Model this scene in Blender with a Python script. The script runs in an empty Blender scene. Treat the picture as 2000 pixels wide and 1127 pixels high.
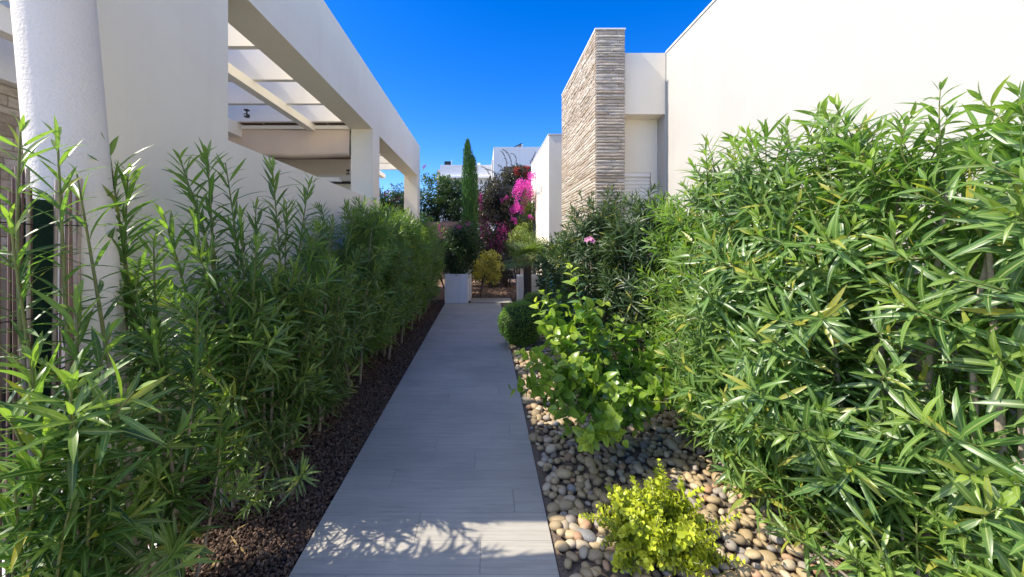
import bpy, math, random
import numpy as np
from mathutils import Vector, Matrix

rng = np.random.default_rng(7)
random.seed(7)
scene = bpy.context.scene
COL = scene.collection

# ------------------------------------------------------------------ camera
CAM_H, F, CX, CY = 1.6, 750.0, 948.0, 480.0
cam_d = bpy.data.cameras.new('camera'); cam = bpy.data.objects.new('camera', cam_d)
COL.objects.link(cam); scene.camera = cam
cam.location = (0, 0, CAM_H); cam.rotation_euler = (math.radians(90), 0, 0)
cam_d.sensor_width = 36; cam_d.sensor_fit = 'HORIZONTAL'; cam_d.lens = F / 2000 * 36
cam_d.shift_x = (1000 - CX) / 2000; cam_d.shift_y = -(563.5 - CY) / 2000
cam_d.clip_start = 0.05; cam_d.clip_end = 3000

def G(y):                                   # the garden climbs gently away from the camera
    return 0.0333 * np.clip(y, -6, 13.4)

def at(px, py, Y):                          # photo pixel at depth Y -> world point
    return np.array([(px - CX) * Y / F, Y, CAM_H - (py - CY) * Y / F])

# ------------------------------------------------------------------ tagging
def tag(o, label=None, cat=None, group=None, kind=None):
    if label: o['label'] = label
    if cat: o['category'] = cat
    if group: o['group'] = group
    if kind: o['kind'] = kind
    return o

def thing(name, label, cat, loc=(0, 0, 0), group=None):
    o = bpy.data.objects.new(name, None); COL.objects.link(o)
    o.location = [float(v) for v in loc]; o.empty_display_size = 0.1
    return tag(o, label, cat, group)

def link_mesh(name, me, parent=None):
    o = bpy.data.objects.new(name, me); COL.objects.link(o)
    if parent is not None:
        o.parent = parent
        o.matrix_parent_inverse = Matrix.Translation(-Vector(parent.location))
    return o

def np_mesh(name, V, Fq, mats, parent=None, smooth=True, lv=None, midx=None):
    """V (n,3), Fq (m,4) or (m,3) int arrays -> one mesh object in world coordinates"""
    V = np.ascontiguousarray(V, dtype=np.float32); Fq = np.ascontiguousarray(Fq, dtype=np.int32)
    me = bpy.data.meshes.new(name)
    k = Fq.shape[1]
    me.vertices.add(len(V)); me.vertices.foreach_set('co', V.ravel())
    me.loops.add(Fq.size); me.loops.foreach_set('vertex_index', Fq.ravel())
    me.polygons.add(len(Fq)); me.polygons.foreach_set('loop_start', np.arange(0, Fq.size, k, dtype=np.int32))
    if not isinstance(mats, (list, tuple)): mats = [mats]
    for m in mats: me.materials.append(m)
    if midx is not None: me.polygons.foreach_set('material_index', np.ascontiguousarray(midx, dtype=np.int32))
    me.update(calc_edges=True)
    me.polygons.foreach_set('use_smooth', np.full(len(Fq), smooth, dtype=bool))
    if lv is not None:
        a = me.attributes.new('lv', 'FLOAT_COLOR', 'POINT')
        L = np.ones((len(V), 4), dtype=np.float32); L[:, :lv.shape[1]] = lv
        a.data.foreach_set('color', L.ravel())
    return link_mesh(name, me, parent)

class MB:
    def __init__(s): s.v = []; s.f = []
    def quad(s, a, b, c, d):
        n = len(s.v); s.v += [a, b, c, d]; s.f.append((n, n + 1, n + 2, n + 3))
    def box(s, x0, x1, y0, y1, z0, z1):
        n = len(s.v)
        s.v += [(x0, y0, z0), (x1, y0, z0), (x1, y1, z0), (x0, y1, z0), (x0, y0, z1), (x1, y0, z1), (x1, y1, z1), (x0, y1, z1)]
        s.f += [(n, n + 3, n + 2, n + 1), (n + 4, n + 5, n + 6, n + 7), (n, n + 1, n + 5, n + 4), (n + 1, n + 2, n + 6, n + 5),
                (n + 2, n + 3, n + 7, n + 6), (n + 3, n, n + 4, n + 7)]
        return s
    def build(s, name, mat, parent=None, bevel=0, smooth=False):
        o = np_mesh(name, np.array(s.v), np.array(s.f), mat, parent, smooth)
        if bevel:
            m = o.modifiers.new('bevel', 'BEVEL'); m.width = bevel; m.segments = 2; m.limit_method = 'ANGLE'
        return o

def box(name, mat, parent, x0, x1, y0, y1, z0, z1, bevel=0):
    return MB().box(x0, x1, y0, y1, z0, z1).build(name, mat, parent, bevel)

def tube_arrays(pts, rad, k=6):
    pts = np.asarray(pts, float); n = len(pts)
    rad = np.broadcast_to(np.asarray(rad, float), (n,))
    T = np.gradient(pts, axis=0); T /= np.linalg.norm(T, axis=1)[:, None] + 1e-9
    ref = np.array([0.31, 0.92, 0.22])
    A = np.cross(T, ref); A /= np.linalg.norm(A, axis=1)[:, None] + 1e-9
    B = np.cross(T, A)
    th = np.arange(k) * 2 * math.pi / k
    ring = pts[:, None] + rad[:, None, None] * (np.cos(th)[None, :, None] * A[:, None] + np.sin(th)[None, :, None] * B[:, None])
    V = ring.reshape(-1, 3)
    i = np.arange(n - 1)[:, None] * k; j = np.arange(k)[None]; j2 = (j + 1) % k
    Fq = np.stack([i + j, i + j2, i + k + j2, i + k + j], -1).reshape(-1, 4)
    return V, Fq

def join(parts):
    Vs, Fs, o = [], [], 0
    for V, Fq in parts:
        Vs.append(V); Fs.append(Fq + o); o += len(V)
    return np.concatenate(Vs), np.concatenate(Fs)

def tubes(name, lst, mat, parent, k=6):
    V, Fq = join([tube_arrays(p, r, k) for p, r in lst])
    return np_mesh(name, V, Fq, mat, parent, True)

def bez(a, b, c, n=9):
    t = np.linspace(0, 1, n)[:, None]
    return (1 - t) ** 2 * a + 2 * t * (1 - t) * b + t ** 2 * c

# ------------------------------------------------------------------ materials
def mat(name):
    m = bpy.data.materials.new(name); m.use_nodes = True
    nt = m.node_tree; p = nt.nodes['Principled BSDF']
    return m, nt, p

def node(nt, t, **kw):
    n = nt.nodes.new(t)
    for k, v in kw.items():
        if k in n.inputs: n.inputs[k].default_value = v
        else: setattr(n, k, v)
    return n

def ramp(nt, fac, stops):
    r = nt.nodes.new('ShaderNodeValToRGB'); e = r.color_ramp.elements
    while len(e) < len(stops): e.new(0.5)
    for q, (pos, c) in zip(e, stops): q.position = pos; q.color = (*c, 1)
    nt.links.new(fac, r.inputs[0]); return r

def noise(nt, scale, detail=4, rough=.55, vec=None):
    n = node(nt, 'ShaderNodeTexNoise'); n.inputs['Scale'].default_value = scale
    n.inputs['Detail'].default_value = detail; n.inputs['Roughness'].default_value = rough
    if vec is not None: nt.links.new(vec, n.inputs['Vector'])
    return n

def coords(nt, scale=(1, 1, 1)):
    tc = nt.nodes.new('ShaderNodeTexCoord'); mp = nt.nodes.new('ShaderNodeMapping')
    mp.inputs['Scale'].default_value = scale
    nt.links.new(tc.outputs['Object'], mp.inputs['Vector']); return mp.outputs['Vector']

def bump(nt, p, h, strength, dist):
    b = nt.nodes.new('ShaderNodeBump'); b.inputs['Strength'].default_value = strength; b.inputs['Distance'].default_value = dist
    nt.links.new(h, b.inputs['Height']); nt.links.new(b.outputs['Normal'], p.inputs['Normal'])

def plaster(name, c, grain=170, bs=.5, bd=.003, var=.04, stain=.045):
    m, nt, p = mat(name)
    v = coords(nt)
    n1 = noise(nt, 1.3, 5, .6, v)
    lo = tuple(x * (1 - var) for x in c); hi = tuple(min(x * (1 + var), .92) for x in c)
    r = ramp(nt, n1.outputs['Fac'], [(.3, lo), (.7, hi)])
    # faint vertical run-off streaks
    v2 = coords(nt, (5, 5, .35)); n3 = noise(nt, 1.6, 6, .7, v2)
    r3 = ramp(nt, n3.outputs['Fac'], [(.52, (1, 1, 1)), (.8, (1 - stain, 1 - stain * 1.1, 1 - stain * 1.3))])
    mx = node(nt, 'ShaderNodeMixRGB', blend_type='MULTIPLY'); mx.inputs[0].default_value = 1
    nt.links.new(r.outputs[0], mx.inputs[1]); nt.links.new(r3.outputs[0], mx.inputs[2])
    nt.links.new(mx.outputs[0], p.inputs['Base Color'])
    p.inputs['Roughness'].default_value = .88; p.inputs['Specular IOR Level'].default_value = .25
    n2 = noise(nt, grain, 3, .65, v)
    bump(nt, p, n2.outputs['Fac'], bs, bd)
    return m

M = {}
M['plaster'] = plaster('cream_plaster', (.91, .82, .645))
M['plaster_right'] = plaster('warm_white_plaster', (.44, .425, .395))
M['facade'] = plaster('cream_facade_plaster', (.88, .79, .63))
M['annex'] = plaster('annex_plaster', (.84, .77, .63))
M['plaster_far'] = plaster('pale_grey_plaster', (.74, .735, .72), stain=.12)
M['stucco'] = plaster('coarse_stucco', (.80, .73, .62), grain=80, bs=.8, bd=.007)
M['white_paint'] = plaster('white_paint', (.88, .85, .77), grain=60, bs=.12, bd=.002, var=.03)
M['planter'] = plaster('planter_concrete', (.84, .80, .76), grain=120, bs=.3, stain=.2)

def simple(name, c, rough=.6, metal=0, nscale=30, var=.12, bs=.15, bd=.002, spec=.4):
    m, nt, p = mat(name); v = coords(nt); n = noise(nt, nscale, 5, .6, v)
    r = ramp(nt, n.outputs['Fac'], [(.3, tuple(x * (1 - var) for x in c)), (.72, tuple(min(1, x * (1 + var)) for x in c))])
    nt.links.new(r.outputs[0], p.inputs['Base Color'])
    p.inputs['Roughness'].default_value = rough; p.inputs['Metallic'].default_value = metal
    p.inputs['Specular IOR Level'].default_value = spec
    if bs: bump(nt, p, n.outputs['Fac'], bs, bd)
    return m

M['soil'] = simple('garden_soil', (.055, .038, .03), .95, nscale=40, var=.5, bs=.8, bd=.02)
M['bounce_pale'] = simple('pale_bounce_ground', (.60, .56, .50), .8, nscale=3, var=.1, bs=.1)
M['sand'] = simple('sandy_grit', (.17, .13, .095), .95, nscale=120, var=.6, bs=1, bd=.01)
M['soil_far'] = simple('dry_reddish_soil', (.20, .125, .085), .95, nscale=25, var=.4, bs=.8, bd=.03)
M['grout'] = simple('dark_grout', (.16, .15, .14), .9)
M['black'] = simple('black_metal', (.012, .012, .013), .45, bs=0)
M['glass_recess_dark'] = simple('glass_and_recess_shade', (.03, .03, .035), .3, bs=0)
M['solar'] = simple('solar_panel', (.02, .03, .06), .15, bs=0)
M['cloth'] = simple('beige_awning_cloth', (.68, .55, .43), .9, nscale=220, var=.08)
M['brown_board'] = simple('brown_timber', (.22, .15, .11), .7, nscale=14, var=.25)
M['shutter'] = simple('white_shutter', (.86, .82, .74), .5, nscale=8, var=.03, bs=0)
M['net'] = simple('green_shade_net', (.006, .035, .022), .85, nscale=160, var=.5)
M['alu'] = simple('brushed_aluminium', (.55, .55, .54), .4, metal=.6, bs=0)
M['brick'] = simple('brown_block', (.23, .15, .12), .9, nscale=18, var=.3, bs=.6, bd=.01)
M['tie'] = simple('green_plastic_tie', (.02, .22, .16), .4, bs=0)
M['bark'] = simple('oleander_bark', (.30, .245, .19), .85, nscale=45, var=.35, bs=.6, bd=.004)
M['twig'] = simple('green_twig', (.17, .19, .055), .6, nscale=30, var=.25)
M['dark_bark'] = simple('dark_bark', (.09, .065, .05), .9, nscale=40, var=.35, bs=.6, bd=.004)

def leaf_mat(name, dark, mid, young, rib=None, rough=.38, trans=.28, spec=.45, tcol=None, ribw=.13, old=None):
    m, nt, p = mat(name); L = nt.links
    a = node(nt, 'ShaderNodeAttribute', attribute_name='lv')
    s = nt.nodes.new('ShaderNodeSeparateColor'); L.new(a.outputs['Color'], s.inputs[0])
    r = ramp(nt, s.outputs[0], [(0, dark), (.55, mid), (.97, tuple(x * 1.25 for x in mid)), (1, old or tuple(x * 1.5 for x in mid))])
    mx = node(nt, 'ShaderNodeMixRGB'); L.new(s.outputs[1], mx.inputs[0]); L.new(r.outputs[0], mx.inputs[1]); mx.inputs[2].default_value = (*young, 1)
    out = mx.outputs[0]
    # blotches along the blade
    n = noise(nt, 60, 3, .6, coords(nt)); hs = node(nt, 'ShaderNodeHueSaturation'); hs.inputs['Saturation'].default_value = 1
    mr = node(nt, 'ShaderNodeMapRange'); L.new(n.outputs['Fac'], mr.inputs[0]); mr.inputs[3].default_value = .78; mr.inputs[4].default_value = 1.22
    L.new(mr.outputs[0], hs.inputs['Value']); L.new(out, hs.inputs['Color']); out = hs.outputs[0]
    if rib:
        rr = ramp(nt, s.outputs[2], [(0, (1, 1, 1)), (ribw, (.8, .8, .8)), (ribw + .06, (0, 0, 0))])
        m2 = node(nt, 'ShaderNodeMixRGB'); L.new(rr.outputs[0], m2.inputs[0]); L.new(out, m2.inputs[1]); m2.inputs[2].default_value = (*rib, 1)
        out = m2.outputs[0]
    # underside paler and duller
    g = nt.nodes.new('ShaderNodeNewGeometry'); m3 = node(nt, 'ShaderNodeMixRGB')
    ml = node(nt, 'ShaderNodeMath', operation='MULTIPLY'); L.new(g.outputs['Backfacing'], ml.inputs[0]); ml.inputs[1].default_value = .35
    L.new(ml.outputs[0], m3.inputs[0]); L.new(out, m3.inputs[1]); m3.inputs[2].default_value = (*(min(1, x * 1.7 + .02) for x in mid), 1)
    out = m3.outputs[0]
    L.new(out, p.inputs['Base Color']); p.inputs['Roughness'].default_value = rough; p.inputs['Specular IOR Level'].default_value = spec
    t = nt.nodes.new('ShaderNodeBsdfTranslucent')
    tm = node(nt, 'ShaderNodeMixRGB', blend_type='MULTIPLY'); tm.inputs[0].default_value = 1
    L.new(out, tm.inputs[1]); tm.inputs[2].default_value = (*(tcol or (1.5, 1.6, .55)), 1); L.new(tm.outputs[0], t.inputs['Color'])
    ms = nt.nodes.new('ShaderNodeMixShader'); ms.inputs[0].default_value = trans
    L.new(p.outputs[0], ms.inputs[1]); L.new(t.outputs[0], ms.inputs[2])
    L.new(ms.outputs[0], nt.nodes['Material Output'].inputs['Surface'])
    return m

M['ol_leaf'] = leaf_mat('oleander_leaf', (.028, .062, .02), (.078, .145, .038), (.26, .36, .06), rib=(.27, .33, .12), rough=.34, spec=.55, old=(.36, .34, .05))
M['ol_leaf_b'] = leaf_mat('oleander_leaf_sun_tint', (.026, .072, .02), (.09, .185, .044), (.27, .38, .06), rib=(.30, .37, .13), rough=.34, spec=.5, trans=.38, old=(.36, .34, .05))  # lit copy of the oleander leaf, sunlight put into the lighter green
M['ol_leaf_d'] = leaf_mat('oleander_leaf_shade_tint', (.012, .034, .013), (.028, .064, .023), (.10, .17, .045), rib=(.13, .18, .07), rough=.4, old=(.36, .34, .05))  # shaded copy of the oleander leaf, shade put into the darker green
M['yellow_leaf'] = leaf_mat('yellowing_leaf', (.38, .22, .02), (.5, .36, .04), (.42, .4, .05), rough=.5, tcol=(1.2, 1.1, .5))
M['lemon_leaf'] = leaf_mat('lemon_leaf', (.06, .14, .018), (.14, .26, .034), (.55, .62, .06), rib=(.17, .26, .05), rough=.3, spec=.5, trans=.36)
M['glossy_leaf'] = leaf_mat('glossy_leaf', (.03, .09, .025), (.06, .15, .035), (.18, .32, .06), rib=(.16, .25, .07), rough=.22, spec=.6)
M['gold_leaf'] = leaf_mat('golden_leaf', (.20, .26, .02), (.38, .44, .03), (.58, .60, .06), rough=.38, trans=.25, tcol=(1.2, 1.2, .5))
M['box_leaf'] = leaf_mat('box_leaf', (.06, .14, .02), (.13, .26, .04), (.28, .42, .07), rough=.4)
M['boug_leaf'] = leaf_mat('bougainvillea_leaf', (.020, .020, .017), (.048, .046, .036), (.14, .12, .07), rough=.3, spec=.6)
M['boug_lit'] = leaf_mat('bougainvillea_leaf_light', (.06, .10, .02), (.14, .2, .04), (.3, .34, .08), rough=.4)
M['magenta'] = leaf_mat('magenta_bract', (.42, .03, .24), (.68, .07, .42), (.8, .3, .6), rough=.6, trans=.4, tcol=(1.1, .9, 1.1))
M['purple'] = leaf_mat('purple_bract', (.22, .02, .11), (.36, .04, .20), (.5, .12, .3), rough=.6, trans=.35, tcol=(1.1, .9, 1.1))
M['red'] = leaf_mat('red_bract', (.35, .015, .02), (.5, .03, .03), (.55, .1, .08), rough=.6, trans=.3, tcol=(1.1, .9, .9))
M['pink_petal'] = leaf_mat('pink_petal', (.70, .20, .38), (.78, .28, .46), (.82, .42, .56), rough=.6, trans=.35, tcol=(1.1, 1, 1))
M['cypress_leaf'] = leaf_mat('cypress_spray', (.02, .075, .014), (.045, .13, .02), (.09, .21, .03), rough=.6, trans=.15)
M['dark_leaf'] = leaf_mat('dark_shrub_leaf', (.012, .03, .012), (.03, .06, .022), (.07, .12, .03), rough=.35)
M['mid_leaf'] = leaf_mat('mid_shrub_leaf', (.03, .07, .022), (.06, .12, .035), (.13, .2, .05), rough=.4)
M['feather_leaf'] = leaf_mat('feathery_leaf', (.05, .09, .022), (.10, .155, .04), (.2, .27, .07), rough=.5)
M['palm_leaf'] = leaf_mat('palm_leaf', (.06, .10, .025), (.11, .17, .045), (.16, .23, .06), rough=.42, rib=(.12, .16, .05))
M['autumn_leaf'] = leaf_mat('gold_red_leaf', (.22, .26, .04), (.44, .46, .09), (.60, .42, .12), rough=.45, tcol=(1.2, 1.1, .5))

def wood_plank_mat():
    m, nt, p = mat('grey_wood_look_tile'); L = nt.links
    a = node(nt, 'ShaderNodeAttribute', attribute_name='lv'); s = nt.nodes.new('ShaderNodeSeparateColor'); L.new(a.outputs['Color'], s.inputs[0])
    tc = nt.nodes.new('ShaderNodeTexCoord'); ofs = nt.nodes.new('ShaderNodeVectorMath'); ofs.operation = 'ADD'
    cv = nt.nodes.new('ShaderNodeCombineXYZ'); mu = node(nt, 'ShaderNodeMath', operation='MULTIPLY'); L.new(s.outputs[1], mu.inputs[0]); mu.inputs[1].default_value = 40
    L.new(mu.outputs[0], cv.inputs[0]); L.new(mu.outputs[0], cv.inputs[2])
    L.new(tc.outputs['Object'], ofs.inputs[0]); L.new(cv.outputs[0], ofs.inputs[1])
    mp = nt.nodes.new('ShaderNodeMapping'); mp.inputs['Scale'].default_value = (1.4, 26, 1); L.new(ofs.outputs[0], mp.inputs['Vector'])
    n1 = noise(nt, 2.2, 8, .65, mp.outputs[0]); n1.inputs['Distortion'].default_value = .6
    n2 = noise(nt, 1.6, 3, .5, tc.outputs['Object'])
    r = ramp(nt, n1.outputs['Fac'], [(.25, (.29, .272, .225)), (.5, (.365, .34, .285)), (.78, (.43, .405, .345))])
    v = node(nt, 'ShaderNodeMapRange'); L.new(s.outputs[0], v.inputs[0]); v.inputs[3].default_value = .94; v.inputs[4].default_value = 1.06
    v2 = node(nt, 'ShaderNodeMapRange'); L.new(n2.outputs['Fac'], v2.inputs[0]); v2.inputs[1].default_value = .3; v2.inputs[2].default_value = .7; v2.inputs[3].default_value = .88; v2.inputs[4].default_value = 1.12
    m1 = node(nt, 'ShaderNodeMath', operation='MULTIPLY'); L.new(v.outputs[0], m1.inputs[0]); L.new(v2.outputs[0], m1.inputs[1])
    hs = nt.nodes.new('ShaderNodeHueSaturation'); L.new(r.outputs[0], hs.inputs['Color']); L.new(m1.outputs[0], hs.inputs['Value'])
    L.new(hs.outputs[0], p.inputs['Base Color']); p.inputs['Roughness'].default_value = .62; p.inputs['Specular IOR Level'].default_value = .35
    bump(nt, p, n1.outputs['Fac'], .35, .002)
    return m
M['plank'] = wood_plank_mat()

def stone_mat(name, cols, rough=.85, nscale=9, fine=60):
    m, nt, p = mat(name); L = nt.links
    a = node(nt, 'ShaderNodeAttribute', attribute_name='lv'); s = nt.nodes.new('ShaderNodeSeparateColor'); L.new(a.outputs['Color'], s.inputs[0])
    r = ramp(nt, s.outputs[0], [(i / (len(cols) - 1), c) for i, c in enumerate(cols)])
    v = coords(nt, (1, 1, 3)); n1 = noise(nt, nscale, 6, .65, v); n2 = noise(nt, fine, 6, .6, v)
    mr = node(nt, 'ShaderNodeMapRange'); L.new(n1.outputs['Fac'], mr.inputs[0]); mr.inputs[1].default_value = .3; mr.inputs[2].default_value = .7; mr.inputs[3].default_value = .74; mr.inputs[4].default_value = 1.18
    hs = nt.nodes.new('ShaderNodeHueSaturation'); L.new(r.outputs[0], hs.inputs['Color']); L.new(mr.outputs[0], hs.inputs['Value'])
    L.new(hs.outputs[0], p.inputs['Base Color']); p.inputs['Roughness'].default_value = rough; p.inputs['Specular IOR Level'].default_value = .3
    bump(nt, p, n2.outputs['Fac'], .9, .012)
    return m
M['ledge'] = stone_mat('ledge_stone', [(.40, .32, .235), (.53, .445, .345), (.63, .56, .465), (.47, .38, .285), (.52, .46, .385), (.67, .60, .50)])
M['ledge_joint'] = simple('ledge_joint', (.32, .265, .20), .95)
M['lava'] = stone_mat('lava_gravel', [(.06, .036, .025), (.135, .082, .055), (.20, .13, .09), (.11, .075, .055), (.28, .20, .15)], rough=.9, nscale=30)

def pebble_mat(name, c1, c2, spots):
    m, nt, p = mat(name); L = nt.links
    oi = nt.nodes.new('ShaderNodeObjectInfo'); tc = nt.nodes.new('ShaderNodeTexCoord')
    ad = nt.nodes.new('ShaderNodeVectorMath'); ad.operation = 'ADD'; L.new(tc.outputs['Object'], ad.inputs[0])
    sc = nt.nodes.new('ShaderNodeVectorMath'); sc.operation = 'SCALE'; L.new(oi.outputs['Location'], sc.inputs[0]); sc.inputs[3].default_value = 7; L.new(sc.outputs[0], ad.inputs[1])
    n1 = noise(nt, 9, 5, .6, ad.outputs[0]); n2 = noise(nt, 90, 4, .6, ad.outputs[0])
    r = ramp(nt, n1.outputs['Fac'], [(.3, c1), (.7, c2)])
    r2 = ramp(nt, n2.outputs['Fac'], [(.55, (0, 0, 0)), (.75, (1, 1, 1))])
    mx = node(nt, 'ShaderNodeMixRGB'); L.new(r2.outputs[0], mx.inputs[0]); L.new(r.outputs[0], mx.inputs[1]); mx.inputs[2].default_value = (*spots, 1)
    mr = node(nt, 'ShaderNodeMapRange'); L.new(oi.outputs['Random'], mr.inputs[0]); mr.inputs[3].default_value = .75; mr.inputs[4].default_value = 1.2
    hs = nt.nodes.new('ShaderNodeHueSaturation'); L.new(mr.outputs[0], hs.inputs['Value']); L.new(mx.outputs[0], hs.inputs['Color'])
    L.new(hs.outputs[0], p.inputs['Base Color']); p.inputs['Roughness'].default_value = .62; p.inputs['Specular IOR Level'].default_value = .35
    bump(nt, p, n2.outputs['Fac'], .25, .003)
    return m
PEB = [('tan', pebble_mat('tan_pebble', (.32, .235, .125), (.45, .345, .20), (.27, .195, .10))),
       ('pale', pebble_mat('pale_pebble', (.43, .345, .225), (.53, .44, .31), (.36, .28, .18))),
       ('grey', pebble_mat('grey_pebble', (.24, .205, .165), (.35, .305, .25), (.18, .155, .12))),
       ('bluish', pebble_mat('blue_grey_pebble', (.17, .165, .155), (.26, .25, .235), (.3, .28, .25))),
       ('rust', pebble_mat('rust_pebble', (.34, .19, .10), (.44, .28, .17), (.24, .13, .07)))]

def reed_mat():
    m, nt, p = mat('reed_cane'); L = nt.links
    a = node(nt, 'ShaderNodeAttribute', attribute_name='lv'); s = nt.nodes.new('ShaderNodeSeparateColor'); L.new(a.outputs['Color'], s.inputs[0])
    r = ramp(nt, s.outputs[0], [(0, (.14, .075, .06)), (.4, (.28, .17, .135)), (.75, (.42, .30, .24)), (1, (.56, .45, .36))])
    n = noise(nt, 12, 4, .6, coords(nt, (4, 4, .6))); mr = node(nt, 'ShaderNodeMapRange'); L.new(n.outputs['Fac'], mr.inputs[0]); mr.inputs[3].default_value = .55; mr.inputs[4].default_value = 1.4
    hs = nt.nodes.new('ShaderNodeHueSaturation'); L.new(r.outputs[0], hs.inputs['Color']); L.new(mr.outputs[0], hs.inputs['Value'])
    L.new(hs.outputs[0], p.inputs['Base Color']); p.inputs['Roughness'].default_value = .55
    return m
M['reed'] = reed_mat()

# ------------------------------------------------------------------ leaves
def prof_lance(t): return np.maximum(np.sin(np.pi * np.clip(t, 0, 1) ** .92) ** .8, .05) * (1 - .25 * t)
def prof_ovate(t): return np.maximum(np.sin(np.pi * t ** .8) ** .62, .05)
def prof_obov(t): return np.maximum(np.sin(np.pi * t ** 1.25) ** .7, .08)
def prof_blade(t): return np.maximum(1 - t ** 2, .05)

def leaves(P, D, N, L, W, curl, fold, rnd, age, n=4, prof=prof_lance, bend=None):
    m = len(P); t = np.linspace(0, 1, n + 1); w = prof(t)
    s = np.array([-1., 0., 1.])
    D = D / (np.linalg.norm(D, axis=1)[:, None] + 1e-9)
    N = N - D * (D * N).sum(1)[:, None]; N /= np.linalg.norm(N, axis=1)[:, None] + 1e-9
    S = np.cross(D, N)
    L = np.broadcast_to(L, (m,)); W = np.broadcast_to(W, (m,)); curl = np.broadcast_to(curl, (m,)); fold = np.broadcast_to(fold, (m,))
    if bend is None: bend = np.zeros(m)
    tt = t[None, :]
    along = L[:, None] * tt * (1 - .35 * (curl[:, None] * tt) ** 2)
    drop = curl[:, None] * L[:, None] * tt ** 2
    ctr = P[:, None] + D[:, None] * along[..., None] - N[:, None] * drop[..., None] + S[:, None] * (bend[:, None] * L[:, None] * tt ** 2)[..., None]
    hw = (W[:, None] * .5 * w[None])
    V = ctr[:, :, None] + S[:, None, None] * (hw[:, :, None] * s)[..., None] + N[:, None, None] * (fold[:, None, None] * hw[:, :, None] * np.abs(s))[..., None]
    V = V.reshape(-1, 3)
    k = 3 * (n + 1)
    base = (np.arange(m) * k)[:, None, None]; i = np.arange(n)[None, :, None] * 3; j = np.arange(2)[None, None]
    a = base + i + j
    Fq = np.stack([a, a + 1, a + 4, a + 3], -1).reshape(-1, 4)
    lv = np.empty((m, n + 1, 3, 3)); lv[..., 0] = np.broadcast_to(rnd, (m,))[:, None, None]; lv[..., 1] = np.broadcast_to(age, (m,))[:, None, None]; lv[..., 2] = np.abs(s)
    return V, Fq, lv.reshape(-1, 3)

class Foliage:
    def __init__(s): s.V = []; s.F = []; s.A = []; s.o = 0
    def add(s, V, Fq, A): s.V.append(V); s.F.append(Fq + s.o); s.A.append(A); s.o += len(V)
    def build(s, name, m, parent): return np_mesh(name, np.concatenate(s.V), np.concatenate(s.F), m, parent, True, np.concatenate(s.A))

def resample(poly, step):
    d = np.r_[0, np.cumsum(np.linalg.norm(np.diff(poly, axis=0), axis=1))]
    n = max(2, int(d[-1] / step) + 1); u = np.linspace(0, d[-1], n)
    return np.stack([np.interp(u, d, poly[:, i]) for i in range(3)], 1), u, d[-1]

def dress(fol, poly, leafy, step, L0, W0, n=4, a0=22, a1=78, curl=.22, whorl=3, prof=prof_lance, tone=0., young=1., jit=1., keep=1., ylen=.16):
    """leaves in whorls along the last `leafy` metres of a shoot"""
    Q, u, tot = resample(poly, step)
    ok = u >= tot - leafy
    if ok.sum() < 2: return
    T = np.gradient(Q, axis=0)[ok]; Q = Q[ok]; d = (tot - u)[ok]
    T /= np.linalg.norm(T, axis=1)[:, None] + 1e-9
    A = np.cross(T, [.3, .9, .17]); A /= np.linalg.norm(A, axis=1)[:, None]; B = np.cross(T, A)
    k = len(Q); ph = rng.uniform(0, 6.28) + np.arange(k) * (math.pi / whorl if whorl > 1 else 2.4)
    P, DD, NN, LL, WW, AG = [], [], [], [], [], []
    rel = np.clip(d / max(leafy, .05), 0, 1)
    for q in range(whorl):
        az = ph + q * 2 * math.pi / whorl + rng.normal(0, .18, k)
        R = np.cos(az)[:, None] * A + np.sin(az)[:, None] * B
        al = np.radians(a0 + (a1 - a0) * np.clip(rel * 1.35, 0, 1) ** .7 + rng.normal(0, 8 * jit, k))
        D = np.cos(al)[:, None] * T + np.sin(al)[:, None] * R
        N = np.sin(al)[:, None] * T - np.cos(al)[:, None] * R
        sz = (.42 + .58 * np.clip(d / .10, 0, 1)) * rng.uniform(.62, 1.15, k)
        P.append(Q + R * .003); DD.append(D + rng.normal(0, .07 * jit, (k, 3))); NN.append(N + rng.normal(0, .16 * jit, (k, 3)))
        LL.append(L0 * sz); WW.append(W0 * (.6 + .4 * sz) * rng.uniform(.85, 1.15, k))
        AG.append(np.clip(1 - d / ylen, 0, 1) ** 1.3 * young * rng.uniform(.55, 1, k))
    P, DD, NN, LL, WW, AG = map(np.concatenate, (P, DD, NN, LL, WW, AG))
    if keep < 1:
        kk = rng.random(len(P)) < keep; P, DD, NN, LL, WW, AG = P[kk], DD[kk], NN[kk], LL[kk], WW[kk], AG[kk]
    m = len(P)
    fol.add(*leaves(P, DD, NN, LL, WW, np.abs(rng.normal(curl, .12, m)), rng.uniform(.15, .45, m), np.clip(rng.normal(.5 + tone, .25, m), 0, 1), AG, n, prof, rng.normal(0, .06, m)))

# ------------------------------------------------------------------ world, sun
D_SUN = Vector((1.0, 0.09, -1.12)).normalized()
sun_d = bpy.data.lights.new('sun', 'SUN'); sun = bpy.data.objects.new('sun', sun_d); COL.objects.link(sun)
sun.location = (-20, -2, 20)
sun_d.energy = 2.85; sun_d.angle = math.radians(.5); sun_d.color = (1.0, .92, .80)
sun.rotation_euler = D_SUN.to_track_quat('-Z', 'Y').to_euler()
world = bpy.data.worlds.new('World'); scene.world = world; world.use_nodes = True
wn = world.node_tree; bg = wn.nodes['Background']
sky = wn.nodes.new('ShaderNodeTexSky'); sky.sky_type = 'NISHITA'; sky.sun_disc = False
sky.sun_elevation = math.asin(-D_SUN.z); sky.sun_rotation = math.atan2(-D_SUN.x, -D_SUN.y)
sky.altitude = 1500; sky.air_density = 1.0; sky.dust_density = 1.0; sky.ozone_density = 3.0
hsv = wn.nodes.new('ShaderNodeHueSaturation'); hsv.inputs['Hue'].default_value = .516
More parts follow.
